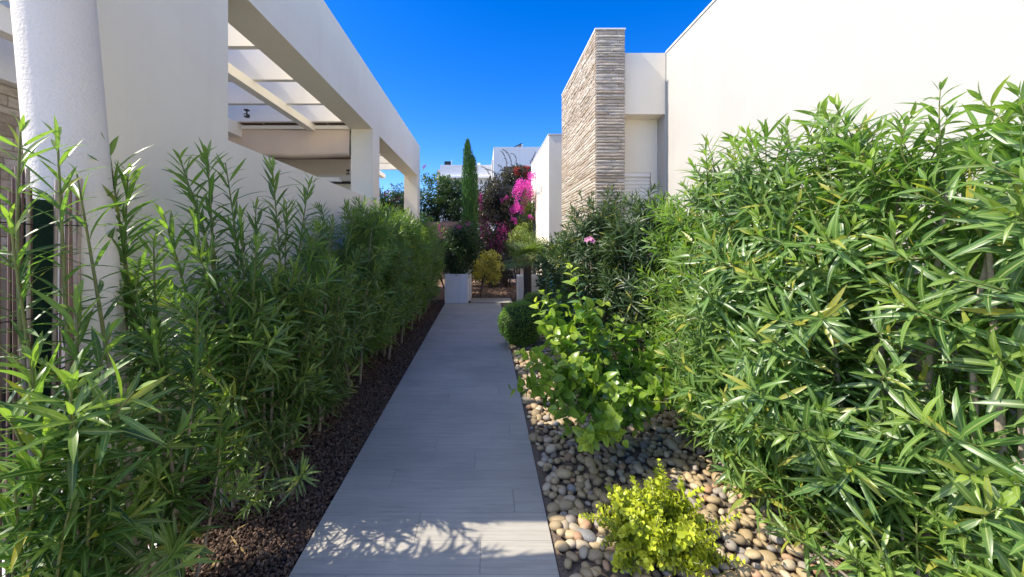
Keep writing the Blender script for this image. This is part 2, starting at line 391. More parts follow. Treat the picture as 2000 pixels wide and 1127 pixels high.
# the sky is deepest blue at right angles to the sun and whitish round it
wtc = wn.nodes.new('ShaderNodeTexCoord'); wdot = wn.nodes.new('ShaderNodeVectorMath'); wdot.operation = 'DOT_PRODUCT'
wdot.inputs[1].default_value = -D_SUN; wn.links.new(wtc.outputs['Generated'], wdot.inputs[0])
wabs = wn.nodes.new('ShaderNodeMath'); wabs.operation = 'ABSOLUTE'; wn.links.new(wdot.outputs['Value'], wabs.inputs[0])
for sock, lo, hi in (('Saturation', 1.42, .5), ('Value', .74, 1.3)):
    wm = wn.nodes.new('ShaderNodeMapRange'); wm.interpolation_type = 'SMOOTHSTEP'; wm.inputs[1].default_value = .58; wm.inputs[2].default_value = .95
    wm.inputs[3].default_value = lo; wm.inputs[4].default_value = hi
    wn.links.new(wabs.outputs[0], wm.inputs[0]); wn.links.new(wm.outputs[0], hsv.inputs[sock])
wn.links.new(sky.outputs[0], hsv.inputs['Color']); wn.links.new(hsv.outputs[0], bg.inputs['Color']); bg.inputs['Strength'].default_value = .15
scene.view_settings.view_transform = 'Standard'; scene.view_settings.look = 'None'
scene.view_settings.exposure = 1.48; scene.view_settings.gamma = 1
scene.cycles.max_bounces = 8; scene.cycles.transparent_max_bounces = 8

# ------------------------------------------------------------------ ground, path
ys = [-60, -6, 13.4, 60, 1500]
V, Fq = [], []
for i, y in enumerate(ys):
    z = float(G(y)) - .03
    V += [(-1500, y, z), (-.95, y, z), (.37, y, z), (1500, y, z)]
for i in range(len(ys) - 1):
    for j in range(3):
        a = i * 4 + j; Fq.append((a, a + 1, a + 5, a + 4))
tag(np_mesh('ground', np.array(V, float), np.array(Fq), M['soil'], None, False), kind='structure')

PX0, PX1 = -.918, .346
def planks(name, x0, x1, y0, y1, dz=0):
    mb = MB(); lv = []
    y = y0; row = 0; r = random.Random(3)
    def pl(xa, xb, ya, yb):
        t = r.random(), r.random()
        g = .0006; zz = (float(G(ya)) + dz, float(G(yb)) + dz)
        n = len(mb.v); b = .0014
        mb.v += [(xa + g, ya + g, zz[0] - b), (xb - g, ya + g, zz[0] - b), (xb - g, yb - g, zz[1] - b), (xa + g, yb - g, zz[1] - b)]
        mb.v += [(xa + g + b, ya + g + b, zz[0]), (xb - g - b, ya + g + b, zz[0]), (xb - g - b, yb - g - b, zz[1]), (xa + g + b, yb - g - b, zz[1])]
        mb.f += [(n + 4, n + 5, n + 6, n + 7), (n, n + 1, n + 5, n + 4), (n + 1, n + 2, n + 6, n + 5), (n + 2, n + 3, n + 7, n + 6), (n + 3, n, n + 4, n + 7)]
        lv.extend([(t[0], t[1], 0)] * 8)
    while y < y1 - .01:
        ye = min(y + .2, y1)
        off = [.42, .86, .20, .66][row % 4] + r.uniform(-.05, .05)
        xj = x0 + off * (x1 - x0)
        pl(x0, xj, y, ye); pl(xj, x1, y, ye)
        y = ye; row += 1
    V = np.array(mb.v); Fq = np.array(mb.f)
    n = len(V); sl = .012
    ya, yb = y0, y1; za, zb = float(G(ya)) + dz - sl * .4, float(G(yb)) + dz - sl * .4
    lo = -.06
    Vs = np.array([(x0, ya, za), (x1, ya, za), (x1, yb, zb), (x0, yb, zb), (x0, ya, za + lo), (x1, ya, za + lo), (x1, yb, zb + lo), (x0, yb, zb + lo)])
    Fs = np.array([(0, 1, 2, 3), (0, 4, 5, 1), (1, 5, 6, 2), (2, 6, 7, 3), (3, 7, 4, 0)]) + n
    mi = np.r_[np.zeros(len(Fq)), np.ones(5)]
    o = np_mesh(name, np.r_[V, Vs], np.r_[Fq, Fs], [M['plank'], M['grout']], None, False, np.r_[np.array(lv), np.zeros((8, 3))], mi)
    return tag(o, kind='structure')
planks('path', PX0, PX1, -2.0, 8.76)
planks('path_step', -.34, .62, 8.775, 9.35, .012)
def sheet(name, x0, x1, y0, y1, dz, m):
    V = [(x0, y0, G(y0) + dz), (x1, y0, G(y0) + dz), (x1, y1, G(y1) + dz), (x0, y1, G(y1) + dz)]
    return tag(np_mesh(name, np.array(V, float), np.array([(0, 1, 2, 3)]), m, None, False), kind='structure')
sheet('bounce_ground', -14, 14, -30, -2.02, .004, M['bounce_pale'])  # unseen pale ground added behind the camera to bounce light forward
sheet('ground_pebble_bed', PX1 + .004, 2.75, .6, 8.4, -.012, M['sand'])
sheet('ground_far_bed', -2.4, 6, 9.3, 13.4, -.02, M['soil_far'])

def lumps(n, x0, x1, y0, y1, s0, s1, dz=0., seed=1, zj=.012):
    r = np.random.default_rng(seed)
    oct_v = np.array([(1, 0, 0), (0, 1, 0), (-1, 0, 0), (0, -1, 0), (0, 0, 1), (0, 0, -1)], float)
    oct_f = np.array([(0, 1, 4), (1, 2, 4), (2, 3, 4), (3, 0, 4), (1, 0, 5), (2, 1, 5), (3, 2, 5), (0, 3, 5)])
    x = r.uniform(x0, x1, n); y = r.uniform(y0, y1, n); z = G(y) + dz + r.uniform(-.01, zj, n)
    s = r.uniform(s0, s1, n)
    Rm = np.linalg.qr(r.normal(size=(n, 3, 3)))[0]
    vv = oct_v[None] * r.uniform(.6, 1.25, (n, 6, 1)) * s[:, None, None] * np.array([1, .85, .7])
    vv = np.einsum('nij,nkj->nki', Rm, vv) + np.stack([x, y, z], 1)[:, None]
    f = oct_f[None] + (np.arange(n) * 6)[:, None, None]
    lv = np.repeat(np.stack([r.random(n), r.random(n), r.random(n)], 1), 6, 0)
    return vv.reshape(-1, 3), f.reshape(-1, 3), lv
pa = lumps(26000, -1.98, -.925, 1.2, 4.0, .007, .014, -.012, 1)
pb = lumps(16000, -1.98, -.925, 4.0, 8.8, .010, .018, -.012, 2)
o = np_mesh('lava_gravel', np.r_[pa[0], pb[0]], np.r_[pa[1], pb[1] + len(pa[0])], M['lava'], None, False, np.r_[pa[2], pb[2]])
tag(o, 'dark reddish brown lava gravel filling the bed beside the plank path', 'gravel', kind='stuff')
pc = lumps(9000, -.6, 2.0, 9.35, 12.0, .012, .03, 0, 3)
o = np_mesh('bark_mulch', pc[0], pc[1], stone_mat('mulch', [(.20, .12, .08), (.32, .21, .14), (.14, .09, .06), (.4, .3, .2)], nscale=20), None, False, pc[2])
tag(o, 'reddish dry bark mulch on the ground past the path end', 'mulch', kind='stuff')

# ------------------------------------------------------------------ pebbles
def pebble_mesh(m, seed):
    r = np.random.default_rng(seed)
    import bmesh
    bm = bmesh.new(); bmesh.ops.create_icosphere(bm, subdivisions=2, radius=1)
    co = np.array([v.co for v in bm.verts])
    k = r.normal(size=(4, 3)); ph = r.uniform(0, 6, 4)
    disp = 1 + sum(.055 * np.sin(co @ k[i] * 1.5 + ph[i]) for i in range(4))
    sx, sy, sz = r.uniform(.9, 1.35), r.uniform(.72, .95), r.uniform(.52, .72)
    sup = np.sign(co) * np.abs(co) ** .92
    co = sup * disp[:, None] * np.array([sx, sy, sz])
    Fq = np.array([[v.index for v in f.verts] for f in bm.faces]); bm.free()
    me = bpy.data.meshes.new('pebble')
    me.from_pydata(co.tolist(), [], Fq.tolist()); me.materials.append(m)
    me.polygons.foreach_set('use_smooth', np.ones(len(Fq), bool)); me.update()
    return me, co, Fq
protos = {}
for ci, (cn, m) in enumerate(PEB):
    protos[ci] = [pebble_mesh(m, 100 * ci + q) for q in range(6)]
def dart(x0, x1, y0, y1, rmin, tries, seed):
    r = np.random.default_rng(seed); cell = rmin / 1.42; grid = {}; out = []
    for _ in range(tries):
        x, y = r.uniform(x0, x1), r.uniform(y0, y1); gx, gy = int(x / cell), int(y / cell); bad = False
        for i in range(gx - 2, gx + 3):
            for j in range(gy - 2, gy + 3):
                q = grid.get((i, j))
                if q and (q[0] - x) ** 2 + (q[1] - y) ** 2 < rmin * rmin: bad = True; break
            if bad: break
        if not bad: grid[(gx, gy)] = (x, y); out.append((x, y))
    return out
peb = []
for x, y in dart(.38, 2.72, 1.15, 7.6, .044, 90000, 5):
    w = rng.choice(5, p=[.62, .20, .12, .02, .04])
    s = float(np.clip(rng.lognormal(math.log(.0285), .24), .017, .05))
    z = float(G(y)) + s * .22 + float(rng.uniform(-.012, .018))
    peb.append((x, y, z, s, int(w), int(rng.integers(6)), tuple(rng.uniform(0, 6.28, 3))))
def score(q):
    x, y, z, s = q[:4]
    px, py = CX + x * F / y, CY + (CAM_H - z) * F / y
    if px > 1990 or py > 1120: return 0
    if (x - .87) ** 2 + (y - 1.98) ** 2 < .3 ** 2: return 0
    hide = 1.0 if (px < 1340) else (.5 if px < 1450 else .15)
    if 1080 < px < 1330 and y > 2.95: hide *= .3
    if y > 3.6: hide *= .5 if px < 1060 else .2
    return s * F / y * hide
order = sorted(range(len(peb)), key=lambda i: -score(peb[i]))
single = set(order[:300])
PLAB = {0: ('smooth tan river pebble among mixed stones beside the plank path', 'tan river pebbles in the bed'),
        1: ('smooth pale cream river pebble among darker stones beside the path', 'pale river pebbles in the bed'),
        2: ('smooth mid grey river pebble among tan stones beside the path', 'grey river pebbles in the bed'),
        3: ('smooth dark bluish river pebble among tan stones beside the path', 'bluish river pebbles in the bed'),
        4: ('smooth rusty orange river pebble among tan stones beside the path', 'rust orange river pebbles in the bed')}
from mathutils import Euler
RV, RF, RM = [], [], []; off = 0
for i, (x, y, z, s, w, q, e) in enumerate(peb):
    me, co, Fq = protos[w][q]
    E = Euler((e[0] * .08 - .25, e[1] * .08 - .25, e[2]))
    if i in single:
        o = bpy.data.objects.new('river_pebble', me); COL.objects.link(o)
        o.location = (x, y, z); o.rotation_euler = E; o.scale = (s, s, s)
        tag(o, PLAB[w][0], 'pebble', PLAB[w][1])
    else:
        Mx = np.array(E.to_matrix())
        RV.append((co * s) @ Mx.T + np.array([x, y, z])); RF.append(Fq + off); RM.append(np.full(len(Fq), w)); off += len(co)
o = np_mesh('river_pebbles', np.concatenate(RV), np.concatenate(RF), [m for _, m in PEB], None, True, None, np.concatenate(RM))
tag(o, 'mass of mixed tan and grey river pebbles covering the planting bed', 'pebbles', kind='stuff')

r_ = np.random.default_rng(31)
def litter(n, x0, x1, y0, y1, dz):
    x, y = r_.uniform(x0, x1, n), r_.uniform(y0, y1, n) ** 1.0
    P = np.stack([x, y, G(y) + dz + r_.uniform(0, .012, n)], 1); a = r_.uniform(0, 6.28, n)
    D = np.stack([np.cos(a), np.sin(a), r_.normal(.05, .15, n)], 1); N = np.stack([r_.normal(0, .3, n), r_.normal(0, .3, n), np.ones(n)], 1)
    return leaves(P, D, N, r_.uniform(.05, .11, n), r_.uniform(.009, .016, n), r_.normal(0, .3, n), .3, r_.random(n), r_.random(n) * .3, 4)
l1 = litter(70, -1.9, -.95, 1.5, 8, .004); l2 = litter(60, .45, 2.6, 1.3, 6, .035)
M['dead_leaf'] = leaf_mat('dead_leaf', (.16, .09, .035), (.30, .20, .08), (.42, .32, .12), rough=.7, trans=.1)
o = np_mesh('leaf_litter', np.r_[l1[0], l2[0]], np.r_[l1[1], l2[1] + len(l1[0])], M['dead_leaf'], None, True, np.r_[l1[2], l2[2]])
tag(o, 'scattered dry brown oleander leaves lying in both planting beds', 'leaf litter', kind='stuff')

# ------------------------------------------------------------------ pergola house (left)
WX = -1.95; TH = .38
ph = thing('pergola_house', 'cream plastered house side with a tall open pergola along the path', 'house', (WX, 2.03, 0))
def solid(name, cells, m, parent, x0=WX - TH, x1=WX):
    ysb = sorted({c[0] for c in cells} | {c[1] for c in cells}); zsb = sorted({c[2] for c in cells} | {c[3] for c in cells})
    occ = {}
    for i in range(len(ysb) - 1):
        for j in range(len(zsb) - 1):
            yc, zc = (ysb[i] + ysb[i + 1]) / 2, (zsb[j] + zsb[j + 1]) / 2
            occ[i, j] = any(c[0] < yc < c[1] and c[2] < zc < c[3] for c in cells)
    mb = MB()
    for (i, j), v in occ.items():
        if not v: continue
        a, b, c, d = ysb[i], ysb[i + 1], zsb[j], zsb[j + 1]
        mb.quad((x1, a, c), (x1, b, c), (x1, b, d), (x1, a, d)); mb.quad((x0, b, c), (x0, a, c), (x0, a, d), (x0, b, d))
        if not occ.get((i - 1, j)): mb.quad((x0, a, c), (x1, a, c), (x1, a, d), (x0, a, d))
        if not occ.get((i + 1, j)): mb.quad((x1, b, c), (x0, b, c), (x0, b, d), (x1, b, d))
        if not occ.get((i, j - 1)): mb.quad((x0, b, c), (x1, b, c), (x1, a, c), (x0, a, c))
        if not occ.get((i, j + 1)): mb.quad((x0, a, d), (x1, a, d), (x1, b, d), (x0, b, d))
    return mb.build(name, m, parent)
solid('wall', [(2.91, 6.65, -.3, 2.40), (7.07, 11.0, -.3, 2.0)], M['plaster'], ph)
poly = [(2.03, -.3), (2.91, -.3), (2.91, 3.617), (1.90, 3.617), (1.90, 2.87), (2.03, 1.75)]
mb = MB(); n = len(poly)
mb.v = [(WX, y, z) for y, z in poly] + [(WX - TH, y, z) for y, z in poly]
for i in range(n):
    j = (i + 1) % n
    if i != 1: mb.f.append((i, i + n, j + n, j))
for q in ((0, 1, 2, 5), (2, 3, 4, 5)):
    mb.f.append(q); mb.f.append(tuple(a + n for a in q[::-1]))
V = np.array(mb.v); F4 = [f for f in mb.f if len(set(f)) == 4]; F3 = [tuple(dict.fromkeys(f)) for f in mb.f if len(set(f)) == 3]
me = bpy.data.meshes.new('end_wall'); me.from_pydata(V.tolist(), [], F4 + F3); me.materials.append(M['plaster']); me.update(); link_mesh('end_wall', me, ph)
solid('beam', [(2.80, 11.43, 3.62, 4.56)], M['plaster'], ph)
solid('pillar', [(6.65, 7.07, -.3, 3.62)], M['plaster'], ph)
solid('pillar', [(11.0, 11.43, -.3, 3.62)], M['plaster'], ph)
for k, y in enumerate(np.arange(3.22, 11.2, .815)):
    if k == 4 or 6.5 < y < 6.9: pass
    xl = -6.0
    box('rafter', M['white_paint'], ph, xl, WX - TH - .003, y, y + .075, 3.70, 4.20)
box('cross_beam', M['white_paint'], ph, -3.06, -2.94, 2.2, 11.3, 3.58, 3.697)
box('cross_beam', M['white_paint'], ph, -4.35, -4.2, 2.2, 11.3, 3.47, 3.697)
# house front closing the pergola
hw = MB(); hw.box(-7.0, -2.75, 8.0, 8.25, -.3, 3.40); hw.build('house_wall', M['plaster'], ph)
rl = MB(); rl.box(-7.0, -2.70, 7.86, 8.0, 2.93, 3.06); rl.build('ledge', M['white_paint'], ph)
box('gutter', M['black'], ph, -7.0, -2.70, 7.93, 7.99, 2.885, 2.925)
box('roof_board', M['brown_board'], ph, -6.0, -2.345, 6.57, 6.93, 3.70, 3.83)
box('roof_board', M['brown_board'], ph, -7.0, -2.34, 6.95, 8.3, 3.46, 3.56)
box('roof_board', M['white_paint'], ph, -7.0, -2.34, 6.85, 6.915, 3.48, 3.60)
# sloping coping visible under the awning
mb = MB(); mb.box(-3.5, -2.62, 6.9, 7.0, 2.76, 2.83); mb.build('coping', M['white_paint'], ph)
# terrace house further left
hs_ = thing('stone_clad_house', 'house with brown stone wall under a white fascia, beyond the round column', 'house', (-5.0, 2.4, 0))

def ledge_wall(name, m, parent, faces, seed, rh=(.028, .055), ln=(.12, .5), prot=.022):
    """faces: list of (origin, udir, ndir, width, z0, z1) – thin stones laid in courses"""
    r = random.Random(seed); V, Fq, A = [], [], []
    for (o, u, nrm, wd, z0, z1) in faces:
        o = np.array(o, float); u = np.array(u, float); nrm = np.array(nrm, float)
        z = z0
        while z < z1 - .004:
            h = min(r.uniform(*rh), z1 - z); x = 0
            while x < wd - 1e-4:
                l = min(r.uniform(*ln), wd - x)
                if wd - x - l < .06: l = wd - x
                g = .0045; p = r.uniform(.006, prot); t = r.random(), r.random(), r.random()
                ns = max(1, int(l / .07)); n0 = len(V)
                for i in range(ns + 1):
                    xx = x + g + (l - 2 * g) * i / ns
                    e = p * (.55 if i in (0, ns) else r.uniform(.75, 1.2))
                    for zz, d in ((z + g, -.01), (z + g + r.uniform(0, .006), e * .8), (z + h * .5 + r.uniform(-.004, .004), e * r.uniform(.9, 1.25)), (z + h - g - r.uniform(0, .006), e * .85), (z + h - g, -.01)):
                        V.append(o + u * xx + nrm * d + np.array([0, 0, zz])); A.append(t)
                for i in range(ns):
                    for k in range(4):
                        a = n0 + i * 5 + k; Fq.append((a, a + 5, a + 6, a + 1))
                for e0 in (n0, n0 + ns * 5):
                    q = [e0, e0 + 1, e0 + 3, e0 + 4]; Fq.append(tuple(q) if e0 != n0 else tuple(q[::-1]))
                x += l
            z += h
    return np_mesh(name, np.array(V), np.array(Fq), m, parent, False, np.array(A))
box('wall_core', M['ledge_joint'], hs_, -8.5, -5.0, 2.4, 7.9, -.3, 3.27)
ledge_wall('stone_cladding', M['ledge'], hs_, [((-4.998, 2.4, 0), (0, 1, 0), (1, 0, 0), 5.5, 1.4, 3.27)], 4, rh=(.06, .14), ln=(.2, .6))
box('fascia', M['white_paint'], hs_, -8.6, -4.85, 2.3, 7.9, 3.275, 3.80)

box('added_sun_block', M['plaster'], hs_, -8.5, -5.0, 2.45, 9.6, 3.81, 6.18)  # unseen block added to keep the sun off the path
# awning, spotlight, wall speaker
aw = thing('folded_awning', 'beige fabric awning folded up under the pergola rafters', 'awning', (-4.0, 6.7, 3.4))
zt = 3.64; xa, xb = -6.4, -2.345
mbv, mbf = [], []
NX = 46
for i in range(NX + 1):
    x = xa + (xb - xa) * i / NX
    wv = .012 * math.sin(i * 1.1) + .008 * math.sin(i * 2.7 + 1)
    for (yy, zz) in ((6.64, zt - .03), (6.63 + wv * .5, zt - .22), (6.615 + wv, zt - .44), (6.63 + wv, zt - .485), (6.75, zt - .50), (6.90, zt - .40), (6.905, zt - .03)):
        mbv.append((x, yy, zz + .012 * math.sin(i * .31)))
for i in range(NX):
    for k in range(6):
        a = i * 7 + k; mbf.append((a, a + 7, a + 8, a + 1))
np_mesh('awning_cloth', np.array(mbv), np.array(mbf), M['cloth'], aw, True)
n = len(mbv)
box('head_rail', M['white_paint'], aw, xa, xb, 6.60, 6.94, zt - .028, zt + .03)
tubes('cord', [(np.array([(-2.7, 6.6, 3.69), (-3.15, 6.5, 3.95)]), .006), (np.array([(-3.8, 6.6, 3.69), (-4.3, 6.5, 3.9)]), .006)], M['white_paint'], aw, 5)

def spotlight(loc, label):
    x, y, z = loc
    t = thing('spotlight', label, 'spotlight', loc)
    mb = MB(); mb.box(x - .028, x + .028, y - .04, y + .04, z - .06, z - .006); mb.build('lamp_head', M['black'], t, .006)
    box('bracket', M['black'], t, x - .008, x + .008, y - .008, y + .008, z - .006, z + .045)
    box('mount', M['black'], t, x - .03, x + .03, y - .03, y + .03, z + .045, z + .065)
    box('lens', M['alu'], t, x - .018, x + .018, y - .046, y - .041, z - .05, z - .02)
spotlight(tuple(at(482, 222, 6.1)), 'small black spotlight clipped up among the white rafters')
spotlight(tuple(at(680, 338, 7.9)), 'small black speaker on the house wall under the white ledge')  # wall speaker, drawn with the spotlight parts

# round column at the near end
rc = thing('round_column', 'pale grey stuccoed round column standing at the near wall end', 'column', (-1.71, 1.61, 0))
zz = np.linspace(-.2, 3.0, 40)
ctr = np.stack([-1.71 - .09 * (zz - 1.6), np.full(40, 1.61), zz], 1)
tubes('shaft', [(np.r_[ctr, ctr[-1:] + [0, 0, .002]], np.r_[.124 + .0 * zz, .001])], M['stucco'], rc, 48)
box('footing', M['plaster_far'], rc, -2.3, -1.56, 1.46, 1.90, -.25, .13, .006)

# kerb under the fence
kb = box('kerb', M['plaster_far'], None, -1.80, -1.57, .6, 1.455, -.2, .12, .006)
tag(kb, 'low white concrete kerb running under the reed screen', 'kerb')

# reed fence
rf = thing('reed_fence', 'reddish brown reed screen wired upright in front of the round column', 'fence', (-1.60, 1.35, 0))
lst, tones = [], []
y = 1.20
while y < 1.53:
    gap = 1.365 < y < 1.42
    if not gap:
        r_ = random.uniform(.0035, .0068); xx = -1.605 + random.uniform(-.008, .008); top = 1.83 + random.uniform(-.05, .06)
        p = np.array([(xx, y, .06), (xx + random.uniform(-.004, .004), y + random.uniform(-.006, .006), .9), (xx + random.uniform(-.006, .006), y + random.uniform(-.012, .012), top)])
        lst.append((p, r_)); tones.append(random.random())
    y += random.uniform(.011, .019)
arr = [tube_arrays(p, r, 6) for p, r in lst]
V, Fq = join(arr); lv = np.concatenate([np.tile([[t, 0, 0]], (len(a[0]), 1)) for a, t in zip(arr, tones)])
np_mesh('reed_panel', V, Fq, M['reed'], rf, True, lv)
for z in (.25, .62, 1.0, 1.35, 1.68):
    tubes('wire', [(np.array([(-1.593, 1.19, z), (-1.591, 1.36, z - .006), (-1.593, 1.54, z)]), .0022)], M['black'], rf, 5)
box('shade_net', M['net'], rf, -1.64, -1.633, 1.32, 1.46, .1, 1.77)
# wire mesh guard beside the column
wm = thing('wire_mesh', 'thin black wire mesh standing low between shrubs and the pale column', 'mesh', (-1.72, 2.0, 0))
ll = []
for yy in np.arange(1.74, 2.5, .05): ll.append((np.array([(-1.735, yy, .02), (-1.735, yy, 1.15)]), .0016))
for z in np.arange(.1, 1.16, .1): ll.append((np.array([(-1.735, 1.74, z), (-1.735, 2.5, z)]), .0016))
tubes('mesh_panel', ll, M['black'], wm, 4)

# ------------------------------------------------------------------ white house (right)
wh = thing('white_house', 'large blank sunlit white house wall behind the tall oleanders', 'house', (2.75, 1.0, 0))
RX = 2.75
mb = MB(); mb.box(RX, 9.0, -4.0, 5.83, -.3, 4.53); mb.build('side_wall', M['plaster_right'], wh)
mb = MB(); mb.box(1.9, RX - .003, 5.835, 6.2, 3.60, 4.53); mb.build('lintel', M['facade'], wh)
mb = MB(); mb.box(1.9, RX - .003, 6.10, 6.2, 2.76, 3.60); mb.build('shutter_box', M['facade'], wh)
mb = MB(); mb.box(RX - .02, 9.0, 5.83, 12.0, -.3, 4.52); mb.build('rear_wall', M['plaster_right'], wh)
mb = MB(); mb.box(2.63, RX - .022, 6.09, 6.3, -.3, 3.6); mb.build('jamb', M['facade'], wh)
win = MB(); z = 1.0
while z < 2.74:
    win.v += [(1.9, 6.14, z), (2.62, 6.14, z), (2.62, 6.12, z + .02), (1.9, 6.12, z + .02), (1.9, 6.12, z + .05), (2.62, 6.12, z + .05), (2.62, 6.14, z + .058), (1.9, 6.14, z + .058)]
    n = len(win.v) - 8
    win.f += [(n, n + 1, n + 2, n + 3), (n + 3, n + 2, n + 5, n + 4), (n + 4, n + 5, n + 6, n + 7)]
    z += .058
win.build('roller_shutter', M['shutter'], wh)
box('window_frame', M['shutter'], wh, 1.9, 2.62, 6.10, 6.16, 2.70, 2.755)
box('sill', M['plaster_right'], wh, 1.88, 2.63, 6.02, 6.2, .92, 1.0)
box('lower_wall', M['facade'], wh, 1.9, 2.63, 6.10, 6.3, -.3, .92)
box('coping', M['planter'], wh, RX - .012, 9.0, -4.0, 5.835, 4.531, 4.555)

tw = thing('stone_tower', 'tall flat chimney block clad in thin beige stone courses', 'chimney', (1.85, 7.0, 0))
TX0, TX1, TY0, TY1, TZ = 1.645, 2.075, 5.72, 8.25, 4.82
box('core', M['ledge_joint'], tw, TX0 + .004, TX1 - .004, TY0 + .004, TY1, -.3, TZ - .02)
ledge_wall('stone_cladding', M['ledge'], tw, [((TX0, TY0, 0), (1, 0, 0), (0, -1, 0), TX1 - TX0, 1.2, TZ), ((TX0, TY1, 0), (0, -1, 0), (-1, 0, 0), TY1 - TY0, 1.2, TZ), ((TX1, TY0, 0), (0, 1, 0), (1, 0, 0), .6, 1.2, TZ)], 9, rh=(.034, .058), ln=(.18, .6), prot=.017)
box('coping', M['planter'], tw, TX0 - .012, TX1 + .012, TY0 - .012, TY1, TZ, TZ + .02)

an = thing('white_annex', 'lower white house wing with bare sunlit flank past the stone chimney', 'house', (1.52, 9.2, 0))
box('wall', M['annex'], an, 1.52, 5.0, 9.2, 12.7, -.3, 4.26)
box('coping', M['planter'], an, 1.505, 5.0, 9.185, 12.7, 4.261, 4.28)
wl = thing('wall_lamp', 'small grey lamp fixed high on the bright annex flank', 'lamp', (1.52, 10.4, 3.1))
mb = MB(); mb.box(1.485, 1.517, 10.3, 10.4, 3.05, 3.2); mb.build('back_plate', M['alu'], wl, .004)
mb = MB(); mb.box(1.36, 1.485, 10.31, 10.39, 2.98, 3.05); mb.build('lamp_shade', M['alu'], wl, .01)

# ------------------------------------------------------------------ back houses
b1 = thing('flat_roofed_house', 'distant flat roofed white house behind the slim cypress', 'house', (-1, 22, 0))
def pbox(name, m, par, px0, px1, py0, py1, Y, dep, zbot=None):
    a = at(px0, py0, Y); b = at(px1, py1, Y)
    return box(name, m, par, a[0], b[0], Y, Y + dep, (b[2] if zbot is None else zbot), a[2])
pbox('upper_wall', M['plaster_far'], b1, 860, 970, 322, 344, 22, 6)
pbox('balcony_slab', M['white_paint'], b1, 857, 968, 344, 347, 21.85, 6)
pbox('lower_wall', M['plaster_far'], b1, 859, 968, 347, 480, 22.2, 6, 0)
pbox('side_wing', M['plaster_right'], b1, 854, 859.8, 331, 480, 22.4, 5, 0)
pbox('window', M['glass_recess_dark'], b1, 893, 906, 356, 380, 22.17, .05)
pbox('chimney', M['black'], b1, 868, 880, 315, 322, 23, .5)
pbox('roof_vent', M['plaster_far'], b1, 932, 938, 318, 322, 22.6, .3)
tubes('antenna', [(np.array([at(881.5, 322, 23), at(882.5, 312, 23)]), .02)], M['alu'], b1, 5)
b2 = thing('cube_house', 'far white house with a deep dark recess behind the bougainvilleas', 'house', (2, 20, 0))
pbox('roof_slab', M['plaster_far'], b2, 964, 1120, 287, 325, 20, 6)
pbox('pier', M['plaster_far'], b2, 964, 984, 325, 480, 20, 6, 0)
pbox('recess_wall', M['glass_recess_dark'], b2, 984.2, 1120, 325.2, 480, 22.0, 3, 0)  # near-black wall colour stands for the shade inside the recess
pbox('step_wall', M['plaster_right'], b2, 960.5, 963.7, 312, 480, 20.6, 4, 0)
sp = thing('solar_panel', 'tilted dark solar panel on the far white roof', 'solar panel', at(1014, 287, 21))
a = at(1003, 287, 21); b = at(1019, 279, 21)
V = np.array([(a[0], 21, a[2]), (b[0], 21.0, b[2]), (b[0], 22.6, b[2]), (a[0], 22.6, a[2])]); V2 = V + np.array([0.02, 0, -.06])
Fq = np.array([(0, 1, 2, 3), (7, 6, 5, 4), (0, 4, 5, 1), (1, 5, 6, 2), (2, 6, 7, 3), (3, 7, 4, 0)])
np_mesh('panel', np.r_[V, V2], Fq, M['solar'], sp, False)
box('stand', M['alu'], sp, b[0] - .02, b[0] + .06, 21.0, 22.6, a[2], b[2] - .065)
rw = box('retaining_wall', M['brick'], None, -6, -.3, 13.4, 13.8, -.3, 2.44)
tag(rw, 'low brown block retaining wall under the dark climbing hedge', 'wall')

# ------------------------------------------------------------------ planters
def planter(label, x0, x1, y0, y1, h):
    t = thing('planter', label, 'planter', ((x0 + x1) / 2, y0, float(G(y0))))
    z0 = float(G(y0)); w = .04
    mb = MB(); mb.box(x0, x1, y0, y0 + w, z0 - .04, z0 + h); mb.box(x0, x1, y1 - w, y1, z0 - .04, z0 + h)
    mb.box(x0, x0 + w, y0 + w, y1 - w, z0 - .04, z0 + h); mb.box(x1 - w, x1, y0 + w, y1 - w, z0 - .04, z0 + h)
    mb.build('box', M['planter'], t, .006)
    box('soil', M['soil'], t, x0 + w, x1 - w, y0 + w, y1 - w, z0, z0 + h - .05)
planter('square white planter at the path end holding the dark glossy bush', -.93, -.40, 8.76, 9.2, .66)
planter('taller white planter just behind the square one at the path end', -.88, -.345, 9.22, 9.72, .72)
planter('narrow white planter behind the fan palm near the path end', .745, 1.3, 8.72, 9.2, .62)
bk = box('brick_block', M['brick'], None, .42, .66, 11.2, 11.4, .3, .62, .01)
tag(bk, 'single brown block standing on the mulch behind the golden tree', 'block')

# ------------------------------------------------------------------ plants
def tie(parent, p, r=.022):
    V, Fq = tube_arrays(np.array([p + [0, 0, -.008], p + [0, 0, .008]]), r, 8); np_mesh('plant_tie', V, Fq, M['tie'], parent, True)

